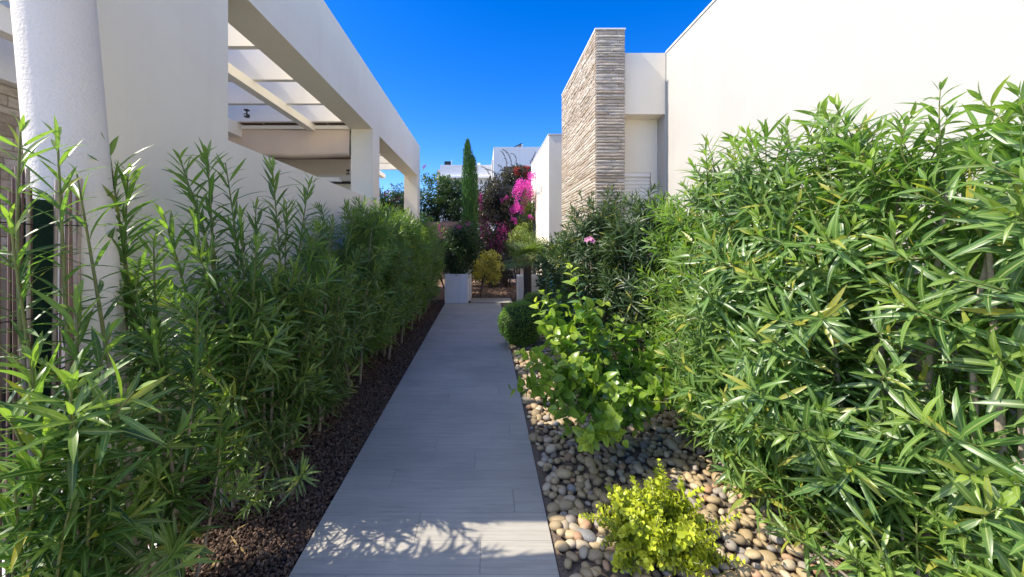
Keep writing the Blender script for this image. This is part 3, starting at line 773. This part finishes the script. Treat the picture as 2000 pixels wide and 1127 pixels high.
def oleander_explicit(label, base, tips, leaf=.15, w=.021, n=5, leafm='ol_leaf', step=.032, group=None, leafyf=.8, yellow=0, side=2):
    base = np.array([base[0], base[1], float(G(base[1]))])
    t = thing('oleander_shrub', label, 'shrub', base, group); fol = Foliage()
    for k, tp in enumerate(tips):
        tip = at(*tp[:3]); b = base + np.array([rng.normal(0, .05), rng.normal(0, .05), -.03])
        ln = np.linalg.norm(tip - b)
        mid = (b + tip) / 2 + np.array([(b[0] - tip[0]) * .15 + rng.normal(0, .05), rng.normal(0, .05), ln * .06])
        poly = bez(b, mid, tip, 14)
        lf = tp[3] if len(tp) > 3 else leafyf
        r0 = .006 + .007 * ln / 2; rad = np.linspace(r0, .0028, 14)
        st = tubes('stem', [(poly[:9], rad[:9])], M['bark'], t, 7)
        tubes('shoot', [(poly[8:], rad[8:])], M['twig'], t, 6)
        dress(fol, poly, lf * ln, step, leaf, w, n, a0=24, a1=72, curl=.24, jit=1.8, keep=.86, ylen=.24)  # young tips, their zone lengthened to put sunlight into the colour
        # side shoots on the leafy half
        for _ in range(side if ln > 1.2 else max(0, side - 1)):
            u = rng.uniform(.22, .75); i = int(u * 13); p0 = poly[i]
            dr = np.array([rng.normal(0, 1), rng.normal(0, 1), 1.0]); dr /= np.linalg.norm(dr)
            q = p0 + dr * rng.uniform(.2, .42); sp_ = bez(p0, p0 + dr * .12 + [0, 0, -.02], q, 7)
            tubes('shoot', [(sp_, np.linspace(.0045, .0025, 7))], M['twig'], t, 5)
            dress(fol, sp_, .38, step * 1.05, leaf * .9, w * .95, n, a0=24, a1=72, curl=.26, jit=1.8, keep=.86, ylen=.22)
    fol.build('foliage', M[leafm], t)
    if yellow:
        f2 = Foliage(); m = yellow
        P = base + np.stack([rng.normal(0, .13, m), rng.normal(0, .1, m), rng.uniform(.12, .5, m)], 1)
        Dn = np.stack([rng.normal(0, .4, m), rng.normal(0, .4, m), -np.ones(m)], 1)
        f2.add(*leaves(P, Dn, rng.normal(size=(m, 3)), rng.uniform(.09, .15, m), .022, .2, .2, rng.random(m), rng.random(m) * .6, 4))
        o = f2.build('yellowed_leaves', M['yellow_leaf'], t); o['label'] = 'old yellow and orange leaves hanging low'
    return t

GL = 'oleander shrubs along the pergola wall'
oleander_explicit('tall oleander against the reed screen, bright arrow tips above it', (-1.42, 1.42),
                  [(40, 258, 1.25), (112, 268, 1.32), (150, 340, 1.42), (20, 430, 1.2, .4)], .17, .0175, 5, 'ol_leaf_b', group=GL, side=0, step=.05, leafyf=.55)
oleander_explicit('oleander with narrow shoots rising in front of the round column', (-1.45, 1.80),
                  [(212, 288, 1.70), (250, 340, 1.78), (190, 350, 1.64), (300, 470, 1.8), (255, 560, 1.75, .6), (200, 600, 1.7, .6)], .18, .022, 5, 'ol_leaf_b', group=GL, side=2, step=.038)
oleander_explicit('airy oleander with upright tips against the blank pergola wall', (-1.50, 2.32),
                  [(404, 298, 2.15), (352, 312, 2.1), (440, 318, 2.25), (320, 420, 2.0), (470, 420, 2.2), (500, 470, 2.15), (380, 430, 2.0), (330, 560, 2.0), (450, 560, 2.1), (400, 660, 1.95), (500, 640, 2.1)], .185, .0235, 5, 'ol_leaf_b', group=GL, side=3, step=.038)
oleander_explicit('oleander of loose shoots before the low wall below the beige awning', (-1.50, 2.85),
                  [(532, 325, 2.6), (605, 352, 2.8), (560, 400, 2.75), (500, 400, 2.7), (620, 440, 2.7), (575, 520, 2.5), (650, 520, 2.75), (540, 560, 2.4), (480, 520, 2.5), (600, 560, 2.6), (560, 660, 2.4), (620, 650, 2.6)], .18, .022, 5, 'ol_leaf_b', group=GL, side=2, step=.038)
oleander_explicit('leaning oleander shoot with one big bright plume over the lava gravel', (-1.33, 1.66),
                  [(385, 590, 1.62, .72), (300, 640, 1.55), (430, 800, 1.75, .5), (265, 560, 1.68)], .17, .021, 6, 'ol_leaf_b', step=.026, group=GL)
oleander_explicit('bushy dark oleander at the reed foot with orange old leaves', (-1.38, 1.27),
                  [(60, 700, 1.15), (150, 590, 1.30, .5), (140, 740, 1.12), (215, 650, 1.3), (20, 820, 1.1), (260, 800, 1.3), (90, 850, 1.1), (190, 880, 1.2), (30, 950, 1.1), (140, 980, 1.15)], .185, .025, 5, 'ol_leaf_b', group=GL, yellow=16, side=2, step=.038)
oleander_explicit('small low oleander sprouting at the bed edge by the plank path', (-1.20, 2.30),
                  [(595, 920, 1.95, .5), (520, 880, 2.2), (560, 800, 2.35), (470, 850, 2.1), (500, 980, 2.0, .6)], .12, .017, 4, group=GL)
oleander_explicit('mid green oleander with hanging yellow leaves, where the hedge thins', (-1.42, 3.35),
                  [(610, 470, 3.2), (650, 430, 3.5), (640, 560, 3.0), (690, 520, 3.3), (600, 600, 2.9), (670, 640, 3.1), (690, 420, 3.9), (720, 600, 3.5), (625, 690, 2.9), (580, 640, 2.8), (660, 720, 3.2), (600, 760, 2.8)], .16, .015, 4, group=GL, yellow=9)

def hedge_plant(label, base, rx, ry, zlow, ztop, n, leaf=.15, w=.02, nseg=4, leafm='ol_leaf', step=.03, ncane=7, group=None, seed=0, upb=.9, leafy=(.25, .42), crx=0., cane_r=.016, tone=0., face=None, ties=0, whorl=3, prof=prof_lance, name='oleander_shrub', young=1., skirt=0.):
    global rng
    rng = np.random.default_rng(1000 + seed)
    g0 = float(G(base[1])); base = np.array([base[0], base[1], g0])
    t = thing(name, label, 'shrub', base, group); fol = Foliage()
    H = ztop - g0; nodes = []
    for k in range(ncane):
        az = rng.uniform(0, 6.28); rr = rng.uniform(.25, .75)
        b = base + [math.cos(az) * rx * .3 + rng.normal(0, .03), math.sin(az) * ry * .3, -.03]
        e = base + [crx + math.cos(az) * rx * rr, math.sin(az) * ry * rr, H * rng.uniform(.55, .86)]
        m = (b + e) / 2 + [rng.normal(0, .06), rng.normal(0, .06), H * .08]
        poly = bez(b, m, e, 12); r0 = cane_r * rng.uniform(.7, 1.3)
        tubes('stem', [(poly, np.linspace(r0, r0 * .35, 12))], M['bark'], t, 7)
        nodes.append(poly[3:])
        if ties and k < ties: tie(t, poly[2 + k % 4], r0 * 1.15)
    nodes = np.concatenate(nodes); tw_ = []
    for k in range(n):
        # tip in a rounded box, mostly near its skin
        while True:
            q = rng.uniform(-1, 1, 3); d = (np.abs(q) ** 3).sum() ** (1 / 3)
            if d > 1: continue
            if rng.random() < (.25 + .75 * d ** 3): break
        tip = np.array([base[0] + crx + q[0] * rx, base[1] + q[1] * ry, (zlow + ztop) / 2 + q[2] * (ztop - zlow) / 2])
        tip[0] -= skirt * min(1, max(0, (.7 - q[2]) / .9))
        if q[2] > .5: tip[2] += rng.normal(0, .05)
        dn = nodes - tip; cost = np.linalg.norm(dn, axis=1) + np.where(dn[:, 2] > -.08, 1.5, 0)
        p0 = nodes[np.argmin(cost)]
        out = np.array([q[0], q[1] * .8, max(q[2], -.2) * .6 + upb * rng.uniform(.4, 1.2)]) + rng.normal(0, .28, 3); out /= np.linalg.norm(out)
        lf = rng.uniform(*leafy)
        mid = tip - out * min(lf, np.linalg.norm(tip - p0) * .6)
        poly = bez(p0, mid, tip, 9)
        tw_.append((poly, np.linspace(.0055, .002, 9)))
        dress(fol, poly, lf, step, leaf * rng.uniform(.85, 1.12), w, nseg, a0=20, a1=80, tone=tone + rng.normal(0, .08), jit=1.5, curl=.24, whorl=whorl, prof=prof, young=young * rng.choice([1, .6, .25]))
    tubes('twigs', tw_, M['twig'], t, 4)
    fol.build('foliage', M[leafm], t)
    return t

hedge_plant('bushy oleander filling the gap below the upright tips at the blank wall', (-1.48, 2.62), .38, .30, .22, 1.5, 52, .175, .022, 5, 'ol_leaf_b', .036, 6, GL, 15, upb=.8, leafy=(.25, .42), cane_r=.013)
hedge_plant('bushy oleander low against the wall where the hedge begins', (-1.46, 3.2), .42, .40, .2, 1.55, 70, .16, .018, 4, 'ol_leaf_b', .034, 6, GL, 16, upb=.85, leafy=(.25, .45), cane_r=.013)
# dense hedge on the pergola side
labs = ['first dense oleander of the left hedge, sunlit where it meets the loose shoots', 'second dense oleander of the hedge beside the pergola wall',
        'hedge oleander in front of the near square pillar', 'hedge oleander just past the near square pillar',
        'hedge oleander midway between the two square pillars', 'hedge oleander shortly before the white square planter',
        'last hedge oleander touching the white square planter']
for k, (x, y, top, n) in enumerate([(-1.45, 4.15, 2.1, 150), (-1.42, 4.9, 2.2, 190), (-1.42, 5.6, 2.2, 190), (-1.40, 6.3, 2.18, 180), (-1.38, 7.0, 2.18, 170), (-1.36, 7.7, 2.18, 170), (-1.34, 8.35, 2.16, 150)]):
    hedge_plant(labs[k], (x, y), .50, .46, .30 + .03 * k, top, n, .16, .0165, 4 if k < 3 else 3, 'ol_leaf_b', .028, 6, 'oleander hedge along the pergola', 20 + k, upb=1.0, leafy=(.3, .5))

# tall hedge on the white house side
RG = 'tall oleanders along the white house'
rl_ = ['nearest tall oleander at the frame edge, broad leaves before the white wall', 'tall sunlit oleander with pale thick canes and green ties',
       'tall oleander crowning highest before the white wall', 'tall bushy oleander bulging over the sunlit pebbles', 'tall oleander whose shoots overlap the wall corner beside the shutter']
for k, (x, y, rx, ry, top, n) in enumerate([(2.12, 1.36, .50, .36, 2.24, 180), (2.02, 1.85, .58, .40, 2.32, 260), (1.96, 2.35, .62, .42, 2.40, 340), (1.94, 2.9, .58, .42, 2.36, 300), (1.92, 3.45, .52, .42, 2.22, 240)]):
    hedge_plant(rl_[k], (x, y), rx, ry, .10 if k else .3, top, int(n * .8), .186, .0275 - .001 * k, 5, 'ol_leaf_b', .040, 8, RG, 40 + k, upb=.7, leafy=(.2, .36), skirt=[.1, .30, .24, .06, -.06][k], cane_r=.021, ties=2 if k < 3 else 0, tone=.05)
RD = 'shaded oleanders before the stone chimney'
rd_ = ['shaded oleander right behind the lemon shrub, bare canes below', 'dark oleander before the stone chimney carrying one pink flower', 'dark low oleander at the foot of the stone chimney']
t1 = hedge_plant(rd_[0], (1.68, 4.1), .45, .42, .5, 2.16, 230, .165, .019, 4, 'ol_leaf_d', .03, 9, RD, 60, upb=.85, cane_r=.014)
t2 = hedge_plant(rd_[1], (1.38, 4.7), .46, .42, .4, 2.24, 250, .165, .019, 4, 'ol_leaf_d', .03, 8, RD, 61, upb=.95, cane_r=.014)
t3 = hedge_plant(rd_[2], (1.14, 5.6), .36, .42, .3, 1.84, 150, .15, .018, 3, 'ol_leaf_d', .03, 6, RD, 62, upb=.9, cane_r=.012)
# pink flower cluster
f = Foliage(); c0 = at(1152, 470, 4.25)
for dx, dz in ((-.028, .006), (.022, -.006), (.0, .02)):
    m = 5; az = np.arange(m) * 2 * math.pi / m + rng.uniform(0, 1)
    nrm = np.array([-.2, -.85, .45]); nrm /= np.linalg.norm(nrm); A = np.cross(nrm, [0, 0, 1]); A /= np.linalg.norm(A); B = np.cross(A, nrm)
    D = np.cos(az)[:, None] * A + np.sin(az)[:, None] * B + nrm * .35
    P = np.tile(c0 + [dx * 1.3, 0, dz], (m, 1))
    f.add(*leaves(P, D, np.tile(nrm, (m, 1)), .034, .026, .1, .1, rng.random(m), rng.random(m) * .5, 4, prof_obov))
f.build('flower', M['pink_petal'], t2)

hedge_plant('short sunlit oleander on the pebbles behind the lemon shrub', (1.12, 3.75), .26, .25, .35, .92, 40, .12, .016, 4, 'ol_leaf_b', .03, 5, None, 70, cane_r=.009)
oleander_explicit('low oleander sprout poking up at the bottom frame edge', (1.72, 1.52),
                  [(1790, 1010, 1.5, .6), (1700, 1040, 1.5, .6), (1490, 1010, 1.75, .7), (1560, 950, 1.85, .7), (1900, 1000, 1.45, .6), (1640, 930, 1.75, .7), (1460, 900, 2.0, .7), (1750, 900, 1.7, .6), (1850, 930, 1.6, .6)], .13, .024, 5, 'ol_leaf_b')

# lemon shrub -------------------------------------------------------
def shoot_shrub(name, label, cat, base, tips, leafm, L, W, step, whorl=1, n=5, prof=prof_ovate, young=1., barkm='dark_bark', trunk=.014, fork=.35, curl=.25, side=3, leafyf=.75, ylen=.16):
    base = np.array([base[0], base[1], float(G(base[1]))]); t = thing(name, label, cat, base); fol = Foliage(); st = []
    fk = base + [0, 0, fork]
    tubes('trunk', [(bez(base - [0, 0, .03], base + [.02, 0, fork * .5], fk, 7), np.linspace(trunk, trunk * .75, 7))], M[barkm], t, 8)
    for tp in tips:
        tip = np.array(tp[:3]); ln = np.linalg.norm(tip - fk)
        mid = (fk + tip) / 2 + np.array([(tip[0] - fk[0]) * .25, (tip[1] - fk[1]) * .25, -.02 if tip[2] < fk[2] + .2 else .03]) + rng.normal(0, .03, 3)
        poly = bez(fk, mid, tip, 11); st.append((poly, np.linspace(trunk * .55, .0025, 11)))
        dress(fol, poly, ln * leafyf, step, L, W, n, a0=35, a1=80, curl=curl, whorl=whorl, prof=prof, young=young * tp[3], ylen=ylen)
        for _ in range(side):
            i = int(rng.uniform(.3, .85) * 10); p0 = poly[i]; dr = rng.normal(0, 1, 3) * [1, 1, .6] + [0, 0, .45]; dr /= np.linalg.norm(dr)
            q = p0 + dr * rng.uniform(.12, .26); s2 = bez(p0, p0 + dr * .1, q, 6); st.append((s2, np.linspace(.004, .002, 6)))
            dress(fol, s2, .26, step, L * rng.uniform(.8, 1.05), W, n, a0=35, a1=80, curl=curl, whorl=whorl, prof=prof, young=young * tp[3] * .7, ylen=ylen)
    tubes('branches', st, M['twig'], t, 5)
    fol.build('foliage', M[leafm], t)
    return t
rng = np.random.default_rng(77)
LT = []
for px, py, Y, yg in [(1112, 518, 2.75, 1), (1046, 590, 2.85, 1), (1016, 690, 2.6, 1), (1075, 640, 2.7, .8), (1060, 570, 3.0, .7), (1130, 600, 2.9, .5), (1015, 745, 2.55, .5), (1085, 800, 2.45, .4), (1140, 870, 2.3, .8), (1180, 850, 2.35, .6), (1230, 700, 2.9, .3),
                      (1270, 720, 2.85, .4), (1290, 800, 2.75, .5), (1180, 650, 3.05, .3), (1150, 720, 2.6, .4), (1240, 840, 2.6, .3), (1105, 700, 2.6, .4), (1060, 700, 2.9, .4), (1200, 760, 2.5, .3), (1280, 690, 3.1, .3), (1300, 740, 2.8, .6), (1255, 770, 2.6, .5), (1290, 660, 3.1, .6), (1230, 640, 3.1, .6)]:
    LT.append((*at(px, py, Y), yg))
lem = shoot_shrub('lemon_shrub', 'lemon shrub with broad glossy leaves leaning over the pebbles', 'shrub', (1.0, 2.84), LT, 'lemon_leaf', .115, .061, .026, 1, 6, young=1.0, curl=.3, ylen=.30, side=5)  # long yellow young zone also paints sunlight onto the shoot tips
p = at(1283, 785, 2.7)
import bmesh
bm = bmesh.new(); bmesh.ops.create_uvsphere(bm, u_segments=20, v_segments=14, radius=.027)
for v in bm.verts:
    v.co.z *= 1.15
    if abs(v.co.z) > .026: v.co.z *= 1.14; v.co.x *= .8; v.co.y *= .8
    v.co += Vector(p)
me = bpy.data.meshes.new('fruit'); bm.to_mesh(me); bm.free(); me.materials.append(simple('lemon_skin', (.28, .36, .05), .4, nscale=120, var=.1, bs=.3))
me.polygons.foreach_set('use_smooth', np.ones(len(me.polygons), bool))
o = link_mesh('fruit', me, lem); o['label'] = 'single yellow green unripe lemon'
GT = [(*at(px, py, Y), yg) for px, py, Y, yg in [(1070, 530, 4.1, .7), (1098, 545, 4.2, .6), (1092, 575, 4.0, .5), (1090, 600, 4.0, .5), (1112, 580, 4.2, .4), (1100, 640, 3.9, .4), (1095, 620, 4.0, .5), (1120, 640, 4.0, .3), (1100, 660, 3.9, .3)]]
shoot_shrub('glossy_shrub', 'glossy light green shrub beside the clipped ball', 'shrub', (.85, 4.1), GT, 'glossy_leaf', .075, .034, .022, 2, 5, young=.8, side=3)

# golden shrub --------------------------------------------------------
rng = np.random.default_rng(5)
ce = np.array([.87, 1.93, .12]); YT = []
for _ in range(64):
    d = rng.normal(0, 1, 3); d[2] = abs(d[2]); d /= np.linalg.norm(d)
    YT.append((*(ce + d * [.235, .22, .22] * rng.uniform(.75, 1.08)), rng.uniform(.2, 1)))
shoot_shrub('golden_shrub', 'low mounded yellow gold shrub in full sun on the pebbles', 'shrub', (.87, 1.93), YT, 'gold_leaf', .045, .028, .013, 2, 4, prof_obov, 1., 'dark_bark', .008, .05, .15, 3, .6)

# box balls -----------------------------------------------------------
def box_ball(label, c, r, n, seed):
    global rng
    rng = np.random.default_rng(seed); c = np.array(c)
    t = thing('box_ball', label, 'shrub', (c[0], c[1], float(G(c[1]))))
    f = Foliage(); d = rng.normal(size=(n, 3)); d /= np.linalg.norm(d, axis=1)[:, None]
    lump = 1 + .03 * np.sin(d @ np.array([7, 3, 5.]) + 1) + .03 * np.sin(d @ np.array([-4, 8, 6.]))
    P = c + d * (r * lump * rng.uniform(.86, 1.0, n))[:, None]
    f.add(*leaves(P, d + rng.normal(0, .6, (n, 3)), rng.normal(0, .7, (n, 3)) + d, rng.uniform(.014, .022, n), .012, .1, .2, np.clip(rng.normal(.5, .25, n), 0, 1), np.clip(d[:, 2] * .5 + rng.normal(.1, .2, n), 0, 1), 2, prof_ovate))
    f.build('foliage', M['box_leaf'], t)
    tubes('trunk', [(np.array([(c[0], c[1], float(G(c[1])) - .02), (c[0], c[1], c[2])]), .02)], M['dark_bark'], t, 6)
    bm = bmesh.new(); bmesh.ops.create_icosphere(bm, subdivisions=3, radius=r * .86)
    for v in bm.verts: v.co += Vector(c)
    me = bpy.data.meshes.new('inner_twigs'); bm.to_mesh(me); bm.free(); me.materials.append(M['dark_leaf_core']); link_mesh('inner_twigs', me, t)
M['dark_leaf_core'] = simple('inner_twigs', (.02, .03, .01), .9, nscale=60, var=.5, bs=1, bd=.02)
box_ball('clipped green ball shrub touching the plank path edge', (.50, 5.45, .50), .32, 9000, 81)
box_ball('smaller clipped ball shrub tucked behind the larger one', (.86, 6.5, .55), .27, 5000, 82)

# generic leaf cloud shrub ------------------------------------------------
def cloud(fol, c, rad, n, L, W, nclump=30, cs=.22, seg=2, prof=prof_ovate, skin=2.5, tone=0., young=.4, updir=.4, curl=.2):
    c = np.array(c, float); rad = np.array(rad, float)
    q = rng.normal(size=(nclump, 3)); q /= np.linalg.norm(q, axis=1)[:, None]; q *= rng.random((nclump, 1)) ** (1 / skin)
    k = rng.integers(nclump, size=n)
    o = rng.normal(size=(n, 3)); o /= np.linalg.norm(o, axis=1)[:, None]
    P = c + (q[k] + o * cs * rng.random((n, 1)) ** .5) * rad
    D = o + rng.normal(0, .5, (n, 3)) + [0, 0, updir]
    N = o * .6 + rng.normal(0, .6, (n, 3)) + [0, 0, .5]
    ct = rng.normal(0, .14, nclump)
    fol.add(*leaves(P, D, N, L * rng.uniform(.7, 1.2, n), W * rng.uniform(.8, 1.2, n), np.abs(rng.normal(curl, .1, n)), rng.uniform(.1, .4, n), np.clip(rng.normal(.5 + tone, .22, n) + ct[k], 0, 1), (rng.random(n) ** 2) * young, seg, prof))

def branchy(t, base, c, rad, k=6, r0=.02, m='dark_bark'):
    st = []
    base = np.array(base, float); c = np.array(c, float)
    for _ in range(k):
        e = c + rng.normal(0, .45, 3) * rad; st.append((bez(base, (base + e) / 2 + rng.normal(0, .05, 3), e, 7), np.linspace(r0, .004, 7)))
    tubes('branches', st, M[m], t, 5)

def cloud_shrub(name, label, base, blobs, leafm, flowers=None, seed=0, cat='shrub', group=None, **kw):
    global rng
    rng = np.random.default_rng(seed)
    g = float(G(base[1])) if len(base) == 2 else base[2]
    t = thing(name, label, cat, (base[0], base[1], g), group); f = Foliage()
    for (c, rad, n) in blobs: cloud(f, c, rad, n, **kw)
    f.build('foliage', M[leafm], t)
    branchy(t, (base[0], base[1], g - .02), blobs[0][0], np.array(blobs[0][1]), 6)
    if flowers:
        f2 = Foliage()
        for (c, rad, n) in flowers[1]: cloud(f2, c, rad, n, L=.045, W=.038, nclump=max(4, n // 60), cs=.3, seg=2, skin=3)
        f2.build('blossom', M[flowers[0]], t)
    return t

cloud_shrub('dark_bush', 'dark glossy bush filling the square white planter', (-.6, 9.1, .85), [((-.62, 9.1, 1.35), (.42, .36, .62), 5200), ((-.45, 9.25, 1.7), (.4, .35, .45), 2600)], 'dark_leaf',
            ('purple', [((-.55, 9.05, 2.05), (.35, .25, .15), 60)]), 101, L=.06, W=.03, nclump=60, cs=.3)
# cypress
rng = np.random.default_rng(102)
cy = thing('cypress_tree', 'slim dark green columnar cypress with a split tip', 'tree', (-.47, 11.5, float(G(11.5))))
f = Foliage()
def cyp(cx, z0, z1, r0, n):
    z = z0 + (z1 - z0) * rng.random(n) ** 1.05; u = (z - z0) / (z1 - z0)
    r = r0 * np.clip(np.minimum(.75 + 1.2 * u, 1.0) * (1 - u ** 9) ** .8, .04, 1); az = rng.uniform(0, 6.28, n); rr = r * rng.random(n) ** .35
    lump = 1 + .16 * np.sin(az * 3 + z * 5) + .1 * np.sin(az * 5 - z * 11)
    P = np.stack([cx + np.cos(az) * rr * lump, 11.5 + np.sin(az) * rr * lump, z], 1)
    D = np.stack([np.cos(az) * .28, np.sin(az) * .28, np.ones(n)], 1) + rng.normal(0, .16, (n, 3))
    f.add(*leaves(P, D, np.stack([np.cos(az), np.sin(az), .3 * np.ones(n)], 1) + rng.normal(0, .4, (n, 3)), rng.uniform(.07, .16, n), rng.uniform(.012, .022, n), .05, .3, np.clip(rng.normal(.5, .28, n), 0, 1), rng.random(n) ** 2 * .7, 2, prof_lance))
cyp(-.53, .5, 4.70, .17, 9500); cyp(-.38, 1.0, 4.22, .16, 6500)
f.build('crown', M['cypress_leaf'], cy)
tubes('trunk', [(np.array([(-.47, 11.5, .3), (-.46, 11.5, 2.2), (-.48, 11.5, 4.2)]), np.array([.06, .04, .015]))], M['dark_bark'], cy, 7)

# bougainvilleas
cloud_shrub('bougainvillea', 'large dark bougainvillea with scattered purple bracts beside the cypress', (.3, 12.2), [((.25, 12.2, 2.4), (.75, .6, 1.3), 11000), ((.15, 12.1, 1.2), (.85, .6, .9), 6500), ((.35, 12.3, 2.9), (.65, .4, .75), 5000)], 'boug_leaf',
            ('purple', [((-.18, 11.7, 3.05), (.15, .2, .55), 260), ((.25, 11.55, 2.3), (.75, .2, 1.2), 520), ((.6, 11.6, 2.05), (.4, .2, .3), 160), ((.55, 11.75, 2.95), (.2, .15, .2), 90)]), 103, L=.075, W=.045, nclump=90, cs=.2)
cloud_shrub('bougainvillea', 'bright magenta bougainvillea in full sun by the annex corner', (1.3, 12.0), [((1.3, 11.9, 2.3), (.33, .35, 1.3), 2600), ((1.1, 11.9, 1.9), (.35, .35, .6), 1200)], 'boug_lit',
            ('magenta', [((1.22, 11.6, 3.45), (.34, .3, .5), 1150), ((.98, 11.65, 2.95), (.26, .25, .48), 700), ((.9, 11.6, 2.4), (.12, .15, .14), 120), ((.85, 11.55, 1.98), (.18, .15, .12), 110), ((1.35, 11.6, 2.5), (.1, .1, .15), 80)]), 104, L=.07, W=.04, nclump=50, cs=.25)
cloud_shrub('flowering_vine', 'red flowering vine hanging in the dark recess of the far house', (1.3, 16, .4), [((1.35, 16, 4.5), (.7, .4, .4), 1300), ((.9, 16, 3.6), (.5, .4, .9), 1500)], 'boug_leaf',
            ('red', [((1.6, 15.7, 4.5), (.55, .25, .3), 520)]), 105, cat='vine', L=.09, W=.055, nclump=30, cs=.3)
# wispy trailing shoots above the bougainvillea
rng = np.random.default_rng(106)
wv = thing('trailing_vine', 'thin wispy vine shoots arching in front of the far white wall', 'vine', (.9, 14.5, .4))
f = Foliage(); st = []
for px0, py0, px1, py1 in [(990, 340, 978, 295), (1000, 330, 982, 292), (1008, 325, 998, 300), (960, 360, 940, 325), (975, 360, 950, 330), (1035, 320, 1045, 298), (985, 355, 972, 322)]:
    a = at(px0, py0, 14.5); b = at(px1, py1, 14.5); poly = bez(a, (a + b) / 2 + [.15, 0, .25], b, 9); st.append((poly, .008))
    dress(f, poly, 2, .06, .09, .05, 2, whorl=2, prof=prof_ovate)
[tubes('stem', [q], M['dark_bark'], wv, 4) for q in st]; f.build('foliage', M['boug_leaf'], wv)
cloud_shrub('climbing_hedge', 'dark climbing hedge with pale tips on top of the retaining wall', (-2.0, 14.2, 2.4), [((-2.9, 14.3, 3.0), (1.5, .5, .78), 8000), ((-1.3, 14.3, 3.0), (.9, .5, .75), 6000), ((-1.2, 14.3, 3.75), (.7, .35, .35), 1100), ((-4.6, 14.3, 3.1), (1.2, .5, .8), 4500)], 'dark_leaf',
            ('purple', [((-2.24, 14.3, 4.55), (.1, .08, .08), 24), ((-3.6, 14.0, 3.1), (.6, .2, .4), 60)]), 107, cat='hedge', L=.09, W=.05, nclump=70, cs=.25, young=.7)
cloud_shrub('leafy_sapling', 'light green sapling rising out of the climbing hedge', (-1.9, 14.8, 2.4), [((-1.75, 14.8, 4.05), (.55, .35, .35), 600), ((-2.25, 14.8, 4.0), (.2, .2, .5), 160)], 'mid_leaf', None, 108, cat='tree', L=.11, W=.06, nclump=18, cs=.35, young=.9)
cloud_shrub('flowering_shrub', 'dark low shrub with scattered pink blossom at the retaining wall foot', (-1.1, 10.6), [((-1.05, 10.6, 1.5), (.6, .5, .72), 3600)], 'dark_leaf',
            ('purple', [((-.95, 10.2, 2.0), (.45, .2, .3), 190)]), 109, L=.065, W=.035, nclump=50, cs=.25)
cloud_shrub('feathery_shrub', 'feathery pale green rounded shrub below the magenta bougainvillea', (1.2, 9.9), [((1.12, 9.9, 1.42), (.50, .45, .52), 5200), ((1.45, 9.9, 1.3), (.3, .3, .5), 1600)], 'feather_leaf', None, 110, L=.055, W=.014, nclump=60, cs=.25, young=.8)
cloud_shrub('yellow_green_shrub', 'yellow green leafy shrub at the foot of the magenta bougainvillea', (.95, 11.0), [((.98, 11.0, 1.9), (.35, .3, .4), 1100)], 'boug_lit', None, 111, L=.06, W=.03, nclump=20, cs=.3, young=.9)
cloud_shrub('broadleaf_bush', 'dark broadleaf bush between the fan palm and the stone chimney', (1.28, 6.9), [((1.26, 6.9, 1.1), (.32, .45, .62), 2600)], 'dark_leaf', None, 112, L=.075, W=.036, nclump=45, cs=.28, young=.5)
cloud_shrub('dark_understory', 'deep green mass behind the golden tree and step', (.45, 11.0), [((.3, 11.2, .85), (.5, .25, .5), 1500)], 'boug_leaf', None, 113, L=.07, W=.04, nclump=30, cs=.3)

# golden small tree
rng = np.random.default_rng(114)
gt = thing('golden_tree', 'small round golden tree with reddish tips on a thin trunk', 'tree', (-.125, 9.62, float(G(9.62))))
f = Foliage(); cloud(f, (.06, 9.62, 1.05), (.40, .34, .40), 2400, .075, .036, nclump=46, cs=.24, young=.9, seg=2, skin=2.2)
f.build('crown', M['autumn_leaf'], gt)
tubes('trunk', [(bez(np.array([-.125, 9.62, .3]), np.array([-.11, 9.62, .55]), np.array([.02, 9.62, 1.0]), 7), np.linspace(.022, .012, 7))], M['dark_bark'], gt, 7)
branchy(gt, (-.09, 9.62, .65), (.06, 9.62, 1.05), np.array([.35, .3, .35]), 7, .01)

# fan palm
rng = np.random.default_rng(115)
fp = thing('fan_palm', 'dark fan palm with drooping fronds beside the narrow planter', 'palm', (.86, 7.9, float(G(7.9))))
pz = 1.28
tubes('trunk', [(np.array([(.85, 7.9, .23), (.87, 7.9, .7), (.86, 7.9, pz)]), np.array([.095, .08, .085]))], M['dark_bark'], fp, 10)
for k in range(17):
    az = k * 2.4 + rng.normal(0, .2); el = rng.uniform(-.15, .95)
    pd = np.array([math.cos(az) * math.cos(el), math.sin(az) * math.cos(el), math.sin(el)])
    b = np.array([.86, 7.9, pz]); hub = b + pd * rng.uniform(.26, .38)
    f = Foliage(); m = 26
    up = np.array([0, 0, 1.]) - pd * pd[2]; up /= np.linalg.norm(up); sd = np.cross(pd, up)
    ang = np.linspace(-1.9, 1.9, m)
    D = np.cos(ang)[:, None] * pd + np.sin(ang)[:, None] * sd + rng.normal(0, .04, (m, 3)) - [0, 0, .12]
    f.add(*leaves(np.tile(hub, (m, 1)), D, np.tile(up, (m, 1)), .36 * (1 - .12 * np.abs(ang)) * rng.uniform(.9, 1.05, m), .022, rng.uniform(.15, .4, m), .4, np.clip(rng.normal(.5, .2, m), 0, 1), rng.random(m) * .4, 5, prof_lance))
    fr = f.build('frond', M['palm_leaf'], fp)
    tubes('petiole', [(np.array([b, (b + hub) / 2 + [0, 0, .02], hub]), .006)], M['twig'], fr, 5)
    fr.children[0].matrix_parent_inverse = Matrix.Identity(4)
